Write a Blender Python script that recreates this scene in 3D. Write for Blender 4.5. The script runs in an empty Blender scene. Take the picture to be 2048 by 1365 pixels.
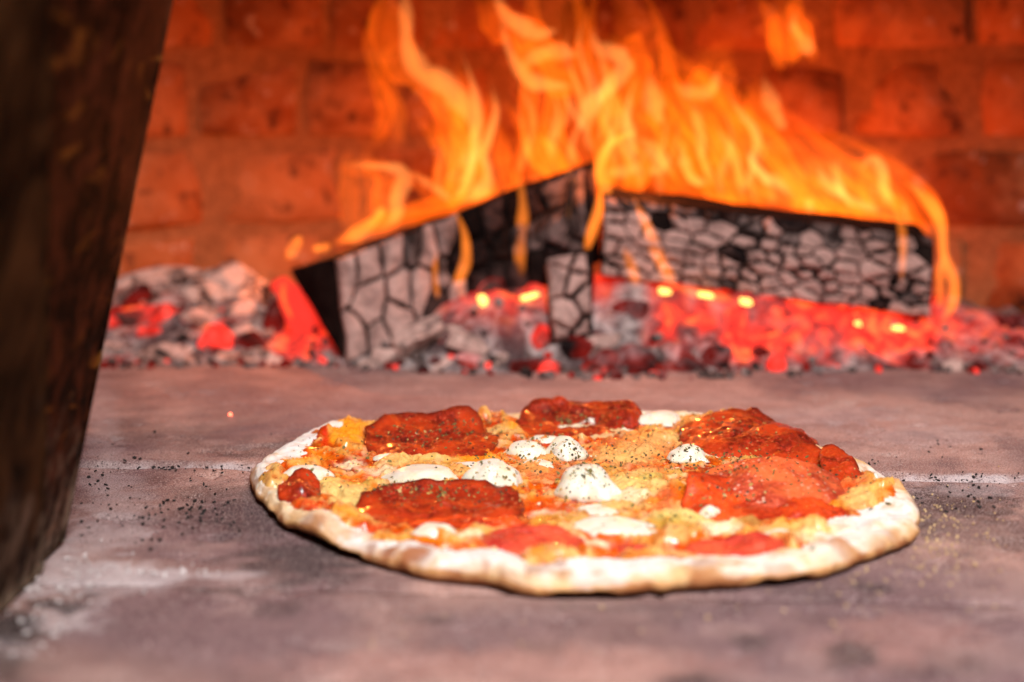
import bpy, bmesh, math, random
import numpy as np
from mathutils import Vector, Matrix, noise as mnoise
from mathutils.bvhtree import BVHTree

random.seed(7)
rng = np.random.default_rng(7)
SC = bpy.context.scene
COL = SC.collection

# ------------------------------------------------------------------ camera
CAM_H, PITCH, LENS, SENSOR = 0.17, math.radians(9.2), 50.0, 36.0
FPX = 2048 * LENS / SENSOR
cd = bpy.data.cameras.new('camera')
cd.lens, cd.sensor_width = LENS, SENSOR
cd.clip_start, cd.clip_end = 0.01, 50
cd.dof.use_dof = True
cd.dof.focus_distance = 0.665
cd.dof.aperture_fstop = 4.2
cam = bpy.data.objects.new('camera', cd)
cam.location = (0, 0, CAM_H)
cam.rotation_euler = (math.radians(90) - PITCH, 0, 0)
COL.objects.link(cam)
SC.camera = cam

# ------------------------------------------------------------------ world, light, exposure
W = bpy.data.worlds.new('World')
SC.world = W
W.use_nodes = True
W.node_tree.nodes['Background'].inputs[0].default_value = (0.80, 0.86, 1.0, 1)
W.node_tree.nodes['Background'].inputs[1].default_value = 0.03


def area(name, loc, target, size, energy, color, sy=None):
    l = bpy.data.lights.new(name, 'AREA')
    l.energy, l.color = energy, color
    l.shape, l.size, l.size_y = 'RECTANGLE', size, sy or size
    o = bpy.data.objects.new(name, l)
    o.location = loc
    o.rotation_euler = (Vector(target) - Vector(loc)).to_track_quat('-Z', 'Y').to_euler()
    COL.objects.link(o)
    return o


# daylight falling into the oven mouth from the front and above
day = area('daylight_from_oven_mouth', (0.22, -0.30, 1.05), (0.06, 0.62, 0), 0.46, 6.3, (1.0, 0.975, 0.96), 0.36)
day.data.spread = math.radians(75)
SC.view_settings.view_transform = 'Standard'
SC.view_settings.look = 'None'
SC.view_settings.exposure = 0
SC.view_settings.gamma = 1
SC.render.engine = 'CYCLES'
SC.cycles.use_denoising = True
SC.cycles.max_bounces = 5
SC.cycles.adaptive_threshold = 0.02
SC.cycles.sample_clamp_indirect = 4
SC.cycles.caustics_reflective = False
SC.cycles.caustics_refractive = False

# ------------------------------------------------------------------ helpers
cp, sp_ = math.cos(PITCH), math.sin(PITCH)


def ray(u, v):
    a, b = (u - 1024) / FPX, (682.5 - v) / FPX
    return np.array([a, cp + b * sp_, -sp_ + b * cp])


def on_z(u, v, z=0.0):
    d = ray(u, v)
    t = (z - CAM_H) / d[2]
    return np.array([0, 0, CAM_H]) + d * t


def at_y(u, v, y):
    d = ray(u, v)
    return np.array([0, 0, CAM_H]) + d * (y / d[1])


def px_m(y):                       # metres per photograph pixel at depth y
    return y / FPX


def srgb(r, g, b):
    f = lambda c: (c / 255 / 12.92) if c <= 10 else ((c / 255 + 0.055) / 1.055) ** 2.4
    return (f(r), f(g), f(b))


def hash3(i, j, k, seed):
    i = i.astype(np.int64); j = j.astype(np.int64); k = k.astype(np.int64)
    n = (i * 374761393 + j * 668265263 + k * 2147483647 + seed * 974634777) & 0xFFFFFFFF
    n = ((n ^ (n >> 13)) * 1274126177) & 0xFFFFFFFF
    n = ((n ^ (n >> 16)) * 2246822519) & 0xFFFFFFFF
    return ((n ^ (n >> 15)) & 0xFFFFFF) / float(0xFFFFFF)


def vnoise(x, y, z=0.0, seed=0):
    x = np.asarray(x, float); y = np.asarray(y, float); z = np.zeros_like(x) + z
    i, j, k = np.floor(x), np.floor(y), np.floor(z)
    fx, fy, fz = x - i, y - j, z - k
    s = lambda t: t * t * t * (t * (t * 6 - 15) + 10)
    fx, fy, fz = s(fx), s(fy), s(fz)
    r = 0
    for di, wx in ((0, 1 - fx), (1, fx)):
        for dj, wy in ((0, 1 - fy), (1, fy)):
            for dk, wz in ((0, 1 - fz), (1, fz)):
                r = r + hash3(i + di, j + dj, k + dk, seed) * wx * wy * wz
    return r


def fbm(x, y, z=0.0, seed=0, octv=4, gain=0.5):
    a, s, t = 1.0, 0.0, 0.0
    x = np.asarray(x, float); y = np.asarray(y, float)
    for o in range(octv):
        s = s + a * vnoise(x, y, z, seed + o * 17)
        t += a
        a *= gain
        x, y, z = x * 2.03 + 5.1, y * 2.03 + 1.7, np.asarray(z) * 2.03 + 3.3
    return s / t


def worley(x, y, seed=0):
    """distance to nearest and second nearest jittered lattice point"""
    x = np.asarray(x, float); y = np.asarray(y, float)
    i, j = np.floor(x), np.floor(y)
    d1 = np.full(x.shape, 9.0); d2 = np.full(x.shape, 9.0); idv = np.zeros(x.shape)
    for di in (-1, 0, 1):
        for dj in (-1, 0, 1):
            a, b = i + di, j + dj
            px = a + hash3(a, b, a * 0, seed); py = b + hash3(a, b, a * 0, seed + 5)
            d = np.hypot(px - x, py - y)
            h = hash3(a, b, a * 0, seed + 9)
            near = d < d1
            d2 = np.where(near, d1, np.minimum(d2, d))
            idv = np.where(near, h, idv)
            d1 = np.where(near, d, d1)
    return d1, d2, idv


def smooth(a, b, x):
    t = np.clip((x - a) / (b - a), 0, 1)
    return t * t * (3 - 2 * t)


def mixc(c, d, m):
    return c + (np.asarray(d) - c) * m[..., None]


def obj(name, me, mat=None, parent=None, smooth_=True):
    o = bpy.data.objects.new(name, me)
    COL.objects.link(o)
    if mat is not None and len(me.materials) == 0:
        me.materials.append(mat)
    if smooth_ is not None:
        me.polygons.foreach_set('use_smooth', [bool(smooth_)] * len(me.polygons))
    if parent is not None:
        o.parent = parent
    return o


def mesh(name, verts, faces):
    me = bpy.data.meshes.new(name)
    me.from_pydata([tuple(map(float, v)) for v in verts], [], [tuple(map(int, f)) for f in faces])
    me.update()
    return me


def setcol(me, cols, name='Col'):
    at = me.color_attributes.new(name, 'FLOAT_COLOR', 'POINT')
    a = np.ones((len(me.vertices), 4), np.float32)
    a[:, :3] = np.clip(cols, 0, 1)
    at.data.foreach_set('color', a.ravel())


def setf(me, vals, name):
    at = me.attributes.new(name, 'FLOAT', 'POINT')
    at.data.foreach_set('value', np.asarray(vals, np.float32).ravel())


def tag(o, label=None, cat=None, group=None, kind=None):
    if label: o['label'] = label
    if cat: o['category'] = cat
    if group: o['group'] = group
    if kind: o['kind'] = kind
    return o


def empty(name, loc=(0, 0, 0)):
    o = bpy.data.objects.new(name, None)
    o.empty_display_size = 0.02
    o.location = loc
    COL.objects.link(o)
    return o


def grid_faces(nx, ny, keep=None):
    f = []
    for j in range(ny - 1):
        for i in range(nx - 1):
            if keep is None or keep[j, i]:
                a = j * nx + i
                f.append((a, a + 1, a + nx + 1, a + nx))
    return f


# ------------------------------------------------------------------ materials
class N:
    """tiny node helper"""
    def __init__(s, name):
        s.m = bpy.data.materials.new(name)
        s.m.use_nodes = True
        s.t = s.m.node_tree
        s.t.nodes.clear()
        s.out = s.t.nodes.new('ShaderNodeOutputMaterial')

    def n(s, typ, **kw):
        nd = s.t.nodes.new(typ)
        for k, v in kw.items():
            if k in nd.inputs.keys() or isinstance(k, int):
                s.set(nd, k, v)
            else:
                setattr(nd, k, v)
        return nd

    def set(s, nd, key, v):
        sock = nd.inputs[key]
        if isinstance(v, bpy.types.NodeSocket):
            s.t.links.new(v, sock)
        elif isinstance(v, (tuple, list)) and len(v) == 3 and sock.type == 'RGBA':
            sock.default_value = (*v, 1)
        else:
            sock.default_value = v

    def pos(s, scale=(1, 1, 1), obj_=False):
        if obj_:
            c = s.n('ShaderNodeTexCoord').outputs['Object']
        else:
            c = s.n('ShaderNodeNewGeometry').outputs['Position']
        mp = s.n('ShaderNodeMapping')
        s.t.links.new(c, mp.inputs[0])
        mp.inputs['Scale'].default_value = scale
        return mp.outputs[0]

    def noise(s, scale, vec=None, detail=4, rough=0.55, dist=0.0):
        nd = s.n('ShaderNodeTexNoise')
        nd.inputs['Scale'].default_value = scale
        nd.inputs['Detail'].default_value = detail
        nd.inputs['Roughness'].default_value = rough
        nd.inputs['Distortion'].default_value = dist
        s.t.links.new(vec or s.pos(), nd.inputs['Vector'])
        return nd.outputs['Fac']

    def voro(s, scale, vec=None, feat='F1', out='Distance', rand=1.0):
        nd = s.n('ShaderNodeTexVoronoi')
        nd.feature = feat
        nd.inputs['Scale'].default_value = scale
        nd.inputs['Randomness'].default_value = rand
        s.t.links.new(vec or s.pos(), nd.inputs['Vector'])
        return nd.outputs[out]

    def ramp(s, fac, stops):
        nd = s.n('ShaderNodeValToRGB')
        s.t.links.new(fac, nd.inputs[0])
        el = nd.color_ramp.elements
        while len(el) < len(stops):
            el.new(0.5)
        for e, (p, c) in zip(el, stops):
            e.position = p
            e.color = (c, c, c, 1) if isinstance(c, (int, float)) else (*c, 1)
        return nd.outputs[0]

    def mix(s, fac, a, b, mode='MIX'):
        nd = s.n('ShaderNodeMix')
        nd.data_type = 'RGBA'
        nd.blend_type = mode
        nd.clamp_factor = True
        for sock, v in ((nd.inputs[0], fac), (nd.inputs[6], a), (nd.inputs[7], b)):
            if isinstance(v, bpy.types.NodeSocket):
                s.t.links.new(v, sock)
            elif isinstance(v, tuple):
                sock.default_value = (*v, 1)
            else:
                sock.default_value = v
        return nd.outputs[2]

    def math(s, op, a, b=0.0, c=None):
        nd = s.n('ShaderNodeMath')
        nd.operation = op
        for i, v in enumerate((a, b, c)):
            if v is None: continue
            if isinstance(v, bpy.types.NodeSocket):
                s.t.links.new(v, nd.inputs[i])
            else:
                nd.inputs[i].default_value = v
        return nd.outputs[0]

    def attr(s, name, out='Color'):
        nd = s.n('ShaderNodeAttribute')
        nd.attribute_name = name
        return nd.outputs[out]

    def bump(s, h, strength=0.3, dist=0.001, normal=None):
        nd = s.n('ShaderNodeBump')
        nd.inputs['Strength'].default_value = strength
        nd.inputs['Distance'].default_value = dist
        s.t.links.new(h, nd.inputs['Height'])
        if normal: s.t.links.new(normal, nd.inputs['Normal'])
        return nd.outputs[0]

    def bsdf(s, **kw):
        nd = s.n('ShaderNodeBsdfPrincipled')
        for k, v in kw.items():
            s.set(nd, k.replace('_', ' '), v)
        s.t.links.new(nd.outputs[0], s.out.inputs['Surface'])
        return nd


def M_hearth():
    m = N('hearth_stone')
    c = m.attr('Col')
    n1 = m.noise(420, detail=5, rough=0.7)
    n2 = m.noise(60, detail=6, rough=0.65)
    n3 = m.noise(1400, detail=3, rough=0.6)
    c = m.mix(m.ramp(n2, [(0.35, 0.0), (0.7, 0.75)]), c, m.mix(1.0, c, (0.62, 0.56, 0.58), 'MULTIPLY'))
    c = m.mix(m.ramp(n1, [(0.58, 0.0), (0.72, 0.55)]), c, srgb(205, 178, 172))
    c = m.mix(m.ramp(n1, [(0.32, 0.8), (0.42, 0.0)]), c, srgb(58, 40, 42))
    sc = m.noise(90, m.pos((1, 9, 1)), 5, 0.7, 0.6)
    c = m.mix(m.ramp(sc, [(0.60, 0.0), (0.74, 0.35)]), c, srgb(200, 175, 175))
    h = m.math('ADD', m.math('MULTIPLY', n1, 0.6), m.math('ADD', m.math('MULTIPLY', n3, 0.35), n2))
    c = m.mix(m.ramp(n3, [(0.55, 0.0), (0.64, 0.75)]), c, srgb(214, 192, 186))
    c = m.mix(m.ramp(n3, [(0.36, 0.8), (0.44, 0.0)]), c, srgb(58, 42, 44))
    m.bsdf(Base_Color=c, Specular_IOR_Level=0.12, Roughness=m.math('MULTIPLY_ADD', n2, 0.35, 0.55), Normal=m.bump(h, 1.0, 0.0022))
    return m.m


def M_mortar(col=(0.42, 0.33, 0.30)):
    m = N('mortar')
    n = m.noise(160, detail=6, rough=0.7)
    c = m.mix(m.ramp(n, [(0.3, 0.0), (0.7, 1.0)]), tuple(x * 0.45 for x in col), col)
    m.bsdf(Base_Color=c, Roughness=1.0, Specular_IOR_Level=0.05, Normal=m.bump(n, 0.6, 0.002))
    return m.m


def M_brick():
    m = N('fire_brick')
    oi = m.n('ShaderNodeObjectInfo').outputs['Random']
    base = m.ramp(oi, [(0.0, (0.22, 0.060, 0.020)), (0.3, (0.44, 0.135, 0.045)), (0.65, (0.52, 0.18, 0.065)), (1.0, (0.30, 0.080, 0.026))])
    n = m.noise(22, detail=6, rough=0.65)
    n2 = m.noise(70, detail=4)
    c = m.mix(m.ramp(n, [(0.42, 0.0), (0.66, 0.7)]), base, (0.64, 0.28, 0.13))
    c = m.mix(m.ramp(n2, [(0.30, 0.85), (0.44, 0.0)]), c, (0.09, 0.03, 0.02))
    c = m.mix(m.ramp(n2, [(0.62, 0.0), (0.72, 0.6)]), c, (0.7, 0.5, 0.4))
    m.bsdf(Base_Color=c, Roughness=1.0, Specular_IOR_Level=0.05, Normal=m.bump(n2, 0.7, 0.004))
    return m.m


def M_steel():
    m = N('rusty_steel')
    p = m.pos((1, 1, 0.9))
    n = m.noise(70, p, 7, 0.72, 0.4)
    nb = m.noise(14, p, 4, 0.6)
    fine = m.noise(520, detail=4, rough=0.7)
    c = m.mix(m.ramp(n, [(0.46, 0.0), (0.62, 1.0)]), (0.003, 0.0015, 0.001), (0.095, 0.026, 0.011))
    c = m.mix(m.ramp(nb, [(0.50, 0.0), (0.66, 0.6)]), c, (0.13, 0.036, 0.013))
    c = m.mix(m.ramp(fine, [(0.62, 0.0), (0.76, 0.45)]), c, (0.11, 0.042, 0.02))
    # flame reflections painted over the plate as ochre streaks
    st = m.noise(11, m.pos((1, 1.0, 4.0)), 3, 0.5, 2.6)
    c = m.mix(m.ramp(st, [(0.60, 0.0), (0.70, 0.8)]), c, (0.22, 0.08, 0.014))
    sep = m.n('ShaderNodeSeparateXYZ')
    m.t.links.new(m.n('ShaderNodeNewGeometry').outputs['Position'], sep.inputs[0])
    dirt = m.math('ADD', m.math('MULTIPLY', sep.outputs[2], -7.0), m.math('MULTIPLY', m.noise(55, m.pos((1, 1, .5)), 6, .7), 1.6))
    c = m.mix(m.ramp(dirt, [(0.42, 0.0), (0.75, 0.85)]), c, m.mix(m.ramp(m.noise(120, detail=4), [(.4, 0.0), (.62, 1.0)]), (0.02, 0.012, 0.008), (0.26, 0.18, 0.13)))
    m.bsdf(Base_Color=c, Specular_IOR_Level=0.03, Roughness=m.math('MULTIPLY_ADD', n, 0.3, 0.6), Normal=m.bump(m.math('ADD', n, fine), 0.5, 0.0012))
    return m.m


def M_flange():
    m = N('brown_flange_steel')
    n = m.noise(45, m.pos((1, 1, 0.5)), 5, 0.65, .8)
    c = m.mix(m.ramp(n, [(0.42, 0.0), (0.66, 1.0)]), (0.005, 0.003, 0.0015), (0.085, 0.038, 0.014))
    sep = m.n('ShaderNodeSeparateXYZ')
    m.t.links.new(m.n('ShaderNodeNewGeometry').outputs['Position'], sep.inputs[0])
    dirt = m.math('ADD', m.math('MULTIPLY', sep.outputs[2], -7.0), m.math('MULTIPLY', m.noise(55, m.pos((1, 1, .5)), 6, .7), 1.6))
    c = m.mix(m.ramp(dirt, [(0.42, 0.0), (0.75, 0.85)]), c, m.mix(m.ramp(m.noise(90, detail=4), [(.4, 0.0), (.62, 1.0)]), (0.02, 0.012, 0.008), (0.24, 0.17, 0.12)))
    m.bsdf(Base_Color=c, Specular_IOR_Level=0.03, Roughness=0.8, Normal=m.bump(n, 0.4, 0.002))
    return m.m


def M_crust():
    m = N('baked_dough')
    c = m.attr('Col')
    f = m.noise(900, detail=4, rough=0.7)
    g = m.noise(240, detail=5, rough=0.65)
    c = m.mix(m.ramp(g, [(0.33, 0.45), (0.5, 0.0)]), c, m.mix(1.0, c, (0.86, 0.66, 0.45), 'MULTIPLY'))
    c = m.mix(m.ramp(m.noise(120, detail=3, rough=.55), [(0.62, 0.0), (0.70, 0.7)]), c, m.mix(1.0, c, (0.62, 0.36, 0.20), 'MULTIPLY'))
    h = m.math('ADD', m.math('MULTIPLY', f, 0.5), g)
    m.bsdf(Base_Color=c, Roughness=0.82, Subsurface_Weight=0.12, Subsurface_Radius=(0.004, 0.002, 0.001),
           Subsurface_Scale=0.6, Normal=m.bump(h, 0.75, 0.0016))
    return m.m


def M_topping():
    m = N('melted_cheese_and_sauce')
    c = m.attr('Col')
    f = m.noise(700, detail=4, rough=0.65)
    g = m.noise(300, detail=5, rough=0.6, dist=0.6)
    c = m.mix(m.ramp(g, [(0.32, 0.55), (0.44, 0.0)]), c, m.mix(1.0, c, (0.80, 0.36, 0.12), 'MULTIPLY'))
    h = m.math('ADD', m.math('MULTIPLY', f, 0.4), g)
    m.bsdf(Base_Color=c, Roughness=m.math('MULTIPLY_ADD', g, 0.35, 0.10), Specular_IOR_Level=0.55, Coat_Weight=0.3, Coat_Roughness=0.12,
           Subsurface_Weight=0.15, Subsurface_Radius=(0.004, 0.0018, 0.0008), Subsurface_Scale=0.5,
           Normal=m.bump(h, 0.28, 0.0012))
    return m.m


def M_mozz():
    m = N('mozzarella')
    n = m.noise(160, detail=4, obj_=None) if False else m.noise(170, detail=4)
    c = m.mix(m.ramp(n, [(0.4, 0.0), (0.68, 0.8)]), (0.76, 0.73, 0.62), (0.70, 0.60, 0.40))
    m.bsdf(Base_Color=c, Roughness=0.33, Subsurface_Weight=0.35, Subsurface_Radius=(0.005, 0.0035, 0.002),
           Subsurface_Scale=0.7, Normal=m.bump(n, 0.25, 0.001))
    return m.m


def M_pep(name, base, deep, fat, fat_amt):
    m = N(name)
    g = m.noise(150, detail=5, rough=0.65, dist=0.5)
    f = m.noise(520, detail=4, rough=0.65)
    v = m.voro(330)
    c = m.mix(m.ramp(g, [(0.36, 1.0), (0.62, 0.0)]), base, deep)
    c = m.mix(m.ramp(f, [(0.54, 0.0), (0.64, 0.75)]), c, tuple(min(1, x * 1.55 + 0.015) for x in base))
    c = m.mix(m.ramp(m.noise(330, detail=3), [(0.30, 0.8), (0.38, 0.0)]), c, tuple(x * 0.3 for x in deep))
    fatm = m.math('MULTIPLY', m.ramp(v, [(0.16, 1.0), (0.30, 0.0)]), m.ramp(m.noise(95, detail=2), [(0.5 - 0.2 * fat_amt, 0.0), (0.62, 1.0)]))
    c = m.mix(m.math('MULTIPLY', fatm, fat_amt), c, fat)
    c = m.mix(m.ramp(m.noise(48, detail=3, rough=.5), [(0.44, 0.0), (0.60, 0.75)]), c, (min(1, base[0] * 1.65), base[1] * 1.9 + .006, base[2] * 1.4))
    c = m.mix(m.attr('rim', 'Fac'), c, deep)
    h = m.math('ADD', m.math('MULTIPLY', g, 1.4), m.math('MULTIPLY', f, 1.1))
    m.bsdf(Base_Color=c, Roughness=m.math('MULTIPLY_ADD', f, 0.5, 0.15), Specular_IOR_Level=0.30, Coat_Weight=0.9, Coat_Roughness=0.10,
           Subsurface_Weight=0.06, Subsurface_Radius=(0.003, 0.001, 0.0005), Subsurface_Scale=0.4,
           Normal=m.bump(h, 0.30, 0.0014))
    return m.m


def M_plain(name, col, rough=0.8, var=0.35, scale=300):
    m = N(name)
    n = m.noise(scale, detail=3)
    c = m.mix(n, tuple(x * (1 - var) for x in col), tuple(min(1, x * (1 + var)) for x in col))
    m.bsdf(Base_Color=c, Roughness=rough)
    return m.m


def M_ashcoal(name, ash, dark, lo, hi, glow=0.0, gcol=(1, 0.03, 0.015), scale=55):
    m = N(name)
    p = m.pos()
    n = m.noise(scale, p, 6, 0.65, 0.5)
    n2 = m.noise(260, p, 4, 0.7)
    c = m.mix(m.ramp(n, [(lo, 0.0), (hi, 1.0)]), dark, ash)
    c = m.mix(m.ramp(n2, [(0.3, 0.6), (0.5, 0.0)]), c, tuple(x * 0.35 for x in ash))
    kw = dict(Base_Color=c, Roughness=1.0, Specular_IOR_Level=0.04, Normal=m.bump(m.math('ADD', n, n2), 0.7, 0.003))
    if glow:
        n3 = m.noise(34, p, 3, 0.6, 0.4)
        e = m.math('MULTIPLY', m.ramp(n3, [(0.40, 0.0), (0.62, 1.0)]), glow)
        kw['Emission_Color'] = gcol
        kw['Emission_Strength'] = e
    m.bsdf(**kw)
    return m.m


def M_ashbed():
    m = N('ash_and_embers')
    p = m.pos()
    n = m.noise(110, p, 6, 0.7, 0.3)
    c = m.mix(m.ramp(n, [(0.38, 0.0), (0.6, 1.0)]), (0.05, 0.03, 0.03), m.attr('Col'))
    n3 = m.noise(75, p, 4, 0.6, 0.6)
    e = m.math('MULTIPLY', m.attr('glow', 'Fac'), m.ramp(n3, [(0.32, 0.10), (0.48, 0.55), (0.66, 1.0)]))
    ecol = m.ramp(n3, [(0.35, (0.9, 0.008, 0.004)), (0.52, (1.0, 0.030, 0.012)), (0.72, (1.0, 0.15, 0.03))])
    m.bsdf(Base_Color=c, Roughness=1.0, Specular_IOR_Level=0.04, Normal=m.bump(n, 0.8, 0.004), Emission_Color=ecol, Emission_Strength=e)
    return m.m


def M_glow(name, col, s):
    m = N(name)
    m.bsdf(Base_Color=(0.05, 0.01, 0.005), Roughness=0.9, Emission_Color=col, Emission_Strength=s)
    return m.m


def M_flame(name, col, strength):
    m = N(name)
    e = m.n('ShaderNodeEmission')
    e.inputs[0].default_value = (*col, 1)
    e.inputs[1].default_value = strength
    m.t.links.new(e.outputs[0], m.out.inputs['Volume'])
    return m.m


MAT = dict(
    hearth=M_hearth(), mortar=M_mortar(), brick=M_brick(), steel=M_steel(), flange=M_flange(), crust=M_crust(),
    topping=M_topping(), mozz=M_mozz(),
    pep_dark=M_pep('pepperoni_dark', (0.36, 0.024, 0.006), (0.085, 0.006, 0.003), (0.66, 0.20, 0.07), 0.6),
    pep_red=M_pep('pepperoni_red', (0.60, 0.052, 0.010), (0.30, 0.016, 0.005), (0.75, 0.36, 0.20), 0.6),
    pep_pink=M_pep('pepperoni_marbled', (0.56, 0.085, 0.034), (0.32, 0.024, 0.010), (0.85, 0.52, 0.38), 0.95),
    pep_rose=M_pep('pepperoni_rose', (0.58, 0.060, 0.036), (0.40, 0.018, 0.012), (0.70, 0.16, 0.12), 0.6),
    herb_dark=M_plain('herb_dark', (0.050, 0.036, 0.014)), herb_green=M_plain('herb_green', (0.15, 0.115, 0.030)),
    herb_gold=M_plain('herb_gold', (0.42, 0.25, 0.07), 0.5), char=M_plain('char_crumb', (0.012, 0.008, 0.007)),
    semolina=M_plain('semolina', (0.62, 0.42, 0.22), 0.6),
    ash_white=M_plain('white_ash', (0.62, 0.55, 0.54), 0.95, 0.25, 120),
    log_core=M_ashcoal('charred_wood', (0.03, 0.018, 0.015), (0.006, 0.004, 0.004), 0.4, 0.7),
    block_ash=M_ashcoal('ash_coated_char', (0.56, 0.345, 0.30), (0.15, 0.085, 0.075), 0.30, 0.54),
    block_mid=M_ashcoal('half_ash_char', (0.34, 0.23, 0.21), (0.03, 0.02, 0.018), 0.42, 0.62),
    block_dark=M_ashcoal('dark_char', (0.13, 0.07, 0.06), (0.012, 0.008, 0.008), 0.45, 0.7),
    coal_ash=M_ashcoal('coal_ashy', (0.62, 0.40, 0.345), (0.030, 0.018, 0.016), 0.38, 0.54, 0.0),
    coal_mix=M_ashcoal('coal_ashy_with_glow', (0.38, 0.28, 0.27), (0.025, 0.012, 0.01), 0.42, 0.58, 0.35),
    coal_dark=M_ashcoal('coal_dark', (0.20, 0.14, 0.14), (0.010, 0.006, 0.006), 0.50, 0.68, 0.22),
    coal_hot=M_ashcoal('coal_red_hot', (0.22, 0.09, 0.08), (0.03, 0.006, 0.005), 0.45, 0.65, 1.5, (1, 0.030, 0.018)),
    chunk=M_ashcoal('pale_burnt_chunk', (0.66, 0.47, 0.41), (0.05, 0.025, 0.02), 0.40, 0.52, 0, scale=48),
    ashbed=M_ashbed(),
    ember_red=M_glow('ember_red', (1, 0.028, 0.016), 1.05), ember_yellow=M_glow('ember_yellow', (1, 0.55, 0.12), 3.5),
    flame_sheet=M_flame('flame_sheet', (1.0, 0.130, 0.004), 98.0),
    flame_tongue=M_flame('flame_tongue', (1.0, 0.22, 0.022), 125.0),
    flame_core=M_flame('flame_core', (1.0, 0.33, 0.07), 130.0),
)

# ------------------------------------------------------------------ hearth floor
# joint line directions from the photograph
J1a, J1b = on_z(450, 932), on_z(1950, 957)
dv = (J1b - J1a)[:2]; dv /= np.linalg.norm(dv)
nv = np.array([-dv[1], dv[0]])                # points away from the camera
org = J1a[:2] - dv * np.dot(J1a[:2], dv)      # point on joint 1 near x = 0
j2 = np.dot(on_z(400, 1172)[:2] - org, nv)    # second joint, nearer


def uv2w(u, v):
    return org[0] + dv[0] * u + nv[0] * v, org[1] + dv[1] * u + nv[1] * v


def splats_m(X, Y, lst, z=0.0, rotnoise=0.35, seed=3):
    """soft irregular patches given by photograph position, radii in pixels; returns mask"""
    m = np.zeros(X.shape)
    for (u, v, ru, rv, s) in lst:
        c = on_z(u, v, z); a = on_z(u + ru, v, z); b = on_z(u, v - rv, z)
        rx, ry = abs(a[0] - c[0]), abs(b[1] - c[1])
        # ground shear: lines of constant u fan out from the camera
        xx = X - c[0] * (Y / c[1]) if abs(v) > 0 else X - c[0]
        d = np.hypot(xx / rx, (Y - c[1]) / ry)
        d = d + (fbm(X * 160, Y * 160, 0, seed + 7, 3) - 0.5) * 2 * rotnoise
        m = np.maximum(m, s * (1 - smooth(0.45, 1.15, d)))
    return m


PALE = [(400, 931, 130, 6, .8), (540, 934, 60, 5, .7), (250, 928, 60, 6, .6), (1930, 956, 130, 8, .9), (1840, 955, 60, 7, .8), (60, 1130, 190, 70, .8), (200, 1150, 160, 40, .9), (350, 1150, 70, 16, .9), (420, 1150, 110, 9, .6), (230, 1010, 80, 90, .35),
        (180, 1080, 70, 60, .5), (120, 1235, 90, 35, .55), (20, 1300, 60, 30, .5), (205, 860, 40, 110, .35), (200, 960, 50, 60, .4),
        (1700, 830, 170, 22, .25), (1940, 980, 120, 20, .35), (1850, 870, 150, 26, .25), (270, 1060, 50, 16, .5)]
DARK = [(600, 1120, 150, 50, .8), (500, 1030, 130, 60, .6), (430, 985, 90, 26, .45), (640, 1150, 90, 20, .5), (560, 1220, 60, 22, .5), (1900, 1010, 150, 60, .75), (1960, 1060, 160, 50, .5),
        (1750, 1180, 50, 20, .7), (1500, 1285, 45, 16, .6), (1700, 1310, 60, 35, .75), (40, 1245, 70, 30, 1.0), (0, 1265, 60, 45, 1.0), (100, 1205, 70, 12, .7),
        (860, 1240, 50, 14, .45), (1380, 1365, 90, 14, .8), (300, 870, 150, 30, .3), (600, 900, 200, 25, .5), (430, 1180, 90, 6, .6), (1100, 1300, 70, 16, .3),
        (560, 1150, 40, 14, .5), (380, 1040, 90, 26, .3), (1630, 1190, 90, 20, .35), (1250, 1215, 200, 12, .35), (1900, 1330, 120, 30, .35)]  # patches around the pizza paint its soft shadow, the others are dark stains
PINK = [(900, 800, 900, 50, .4), (700, 830, 300, 45, .3), (1000, 1330, 500, 45, .5), (1800, 1280, 200, 60, .4), (1650, 850, 200, 40, .35)]  # the far patches paint the fire's glow into the stone colour


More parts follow.
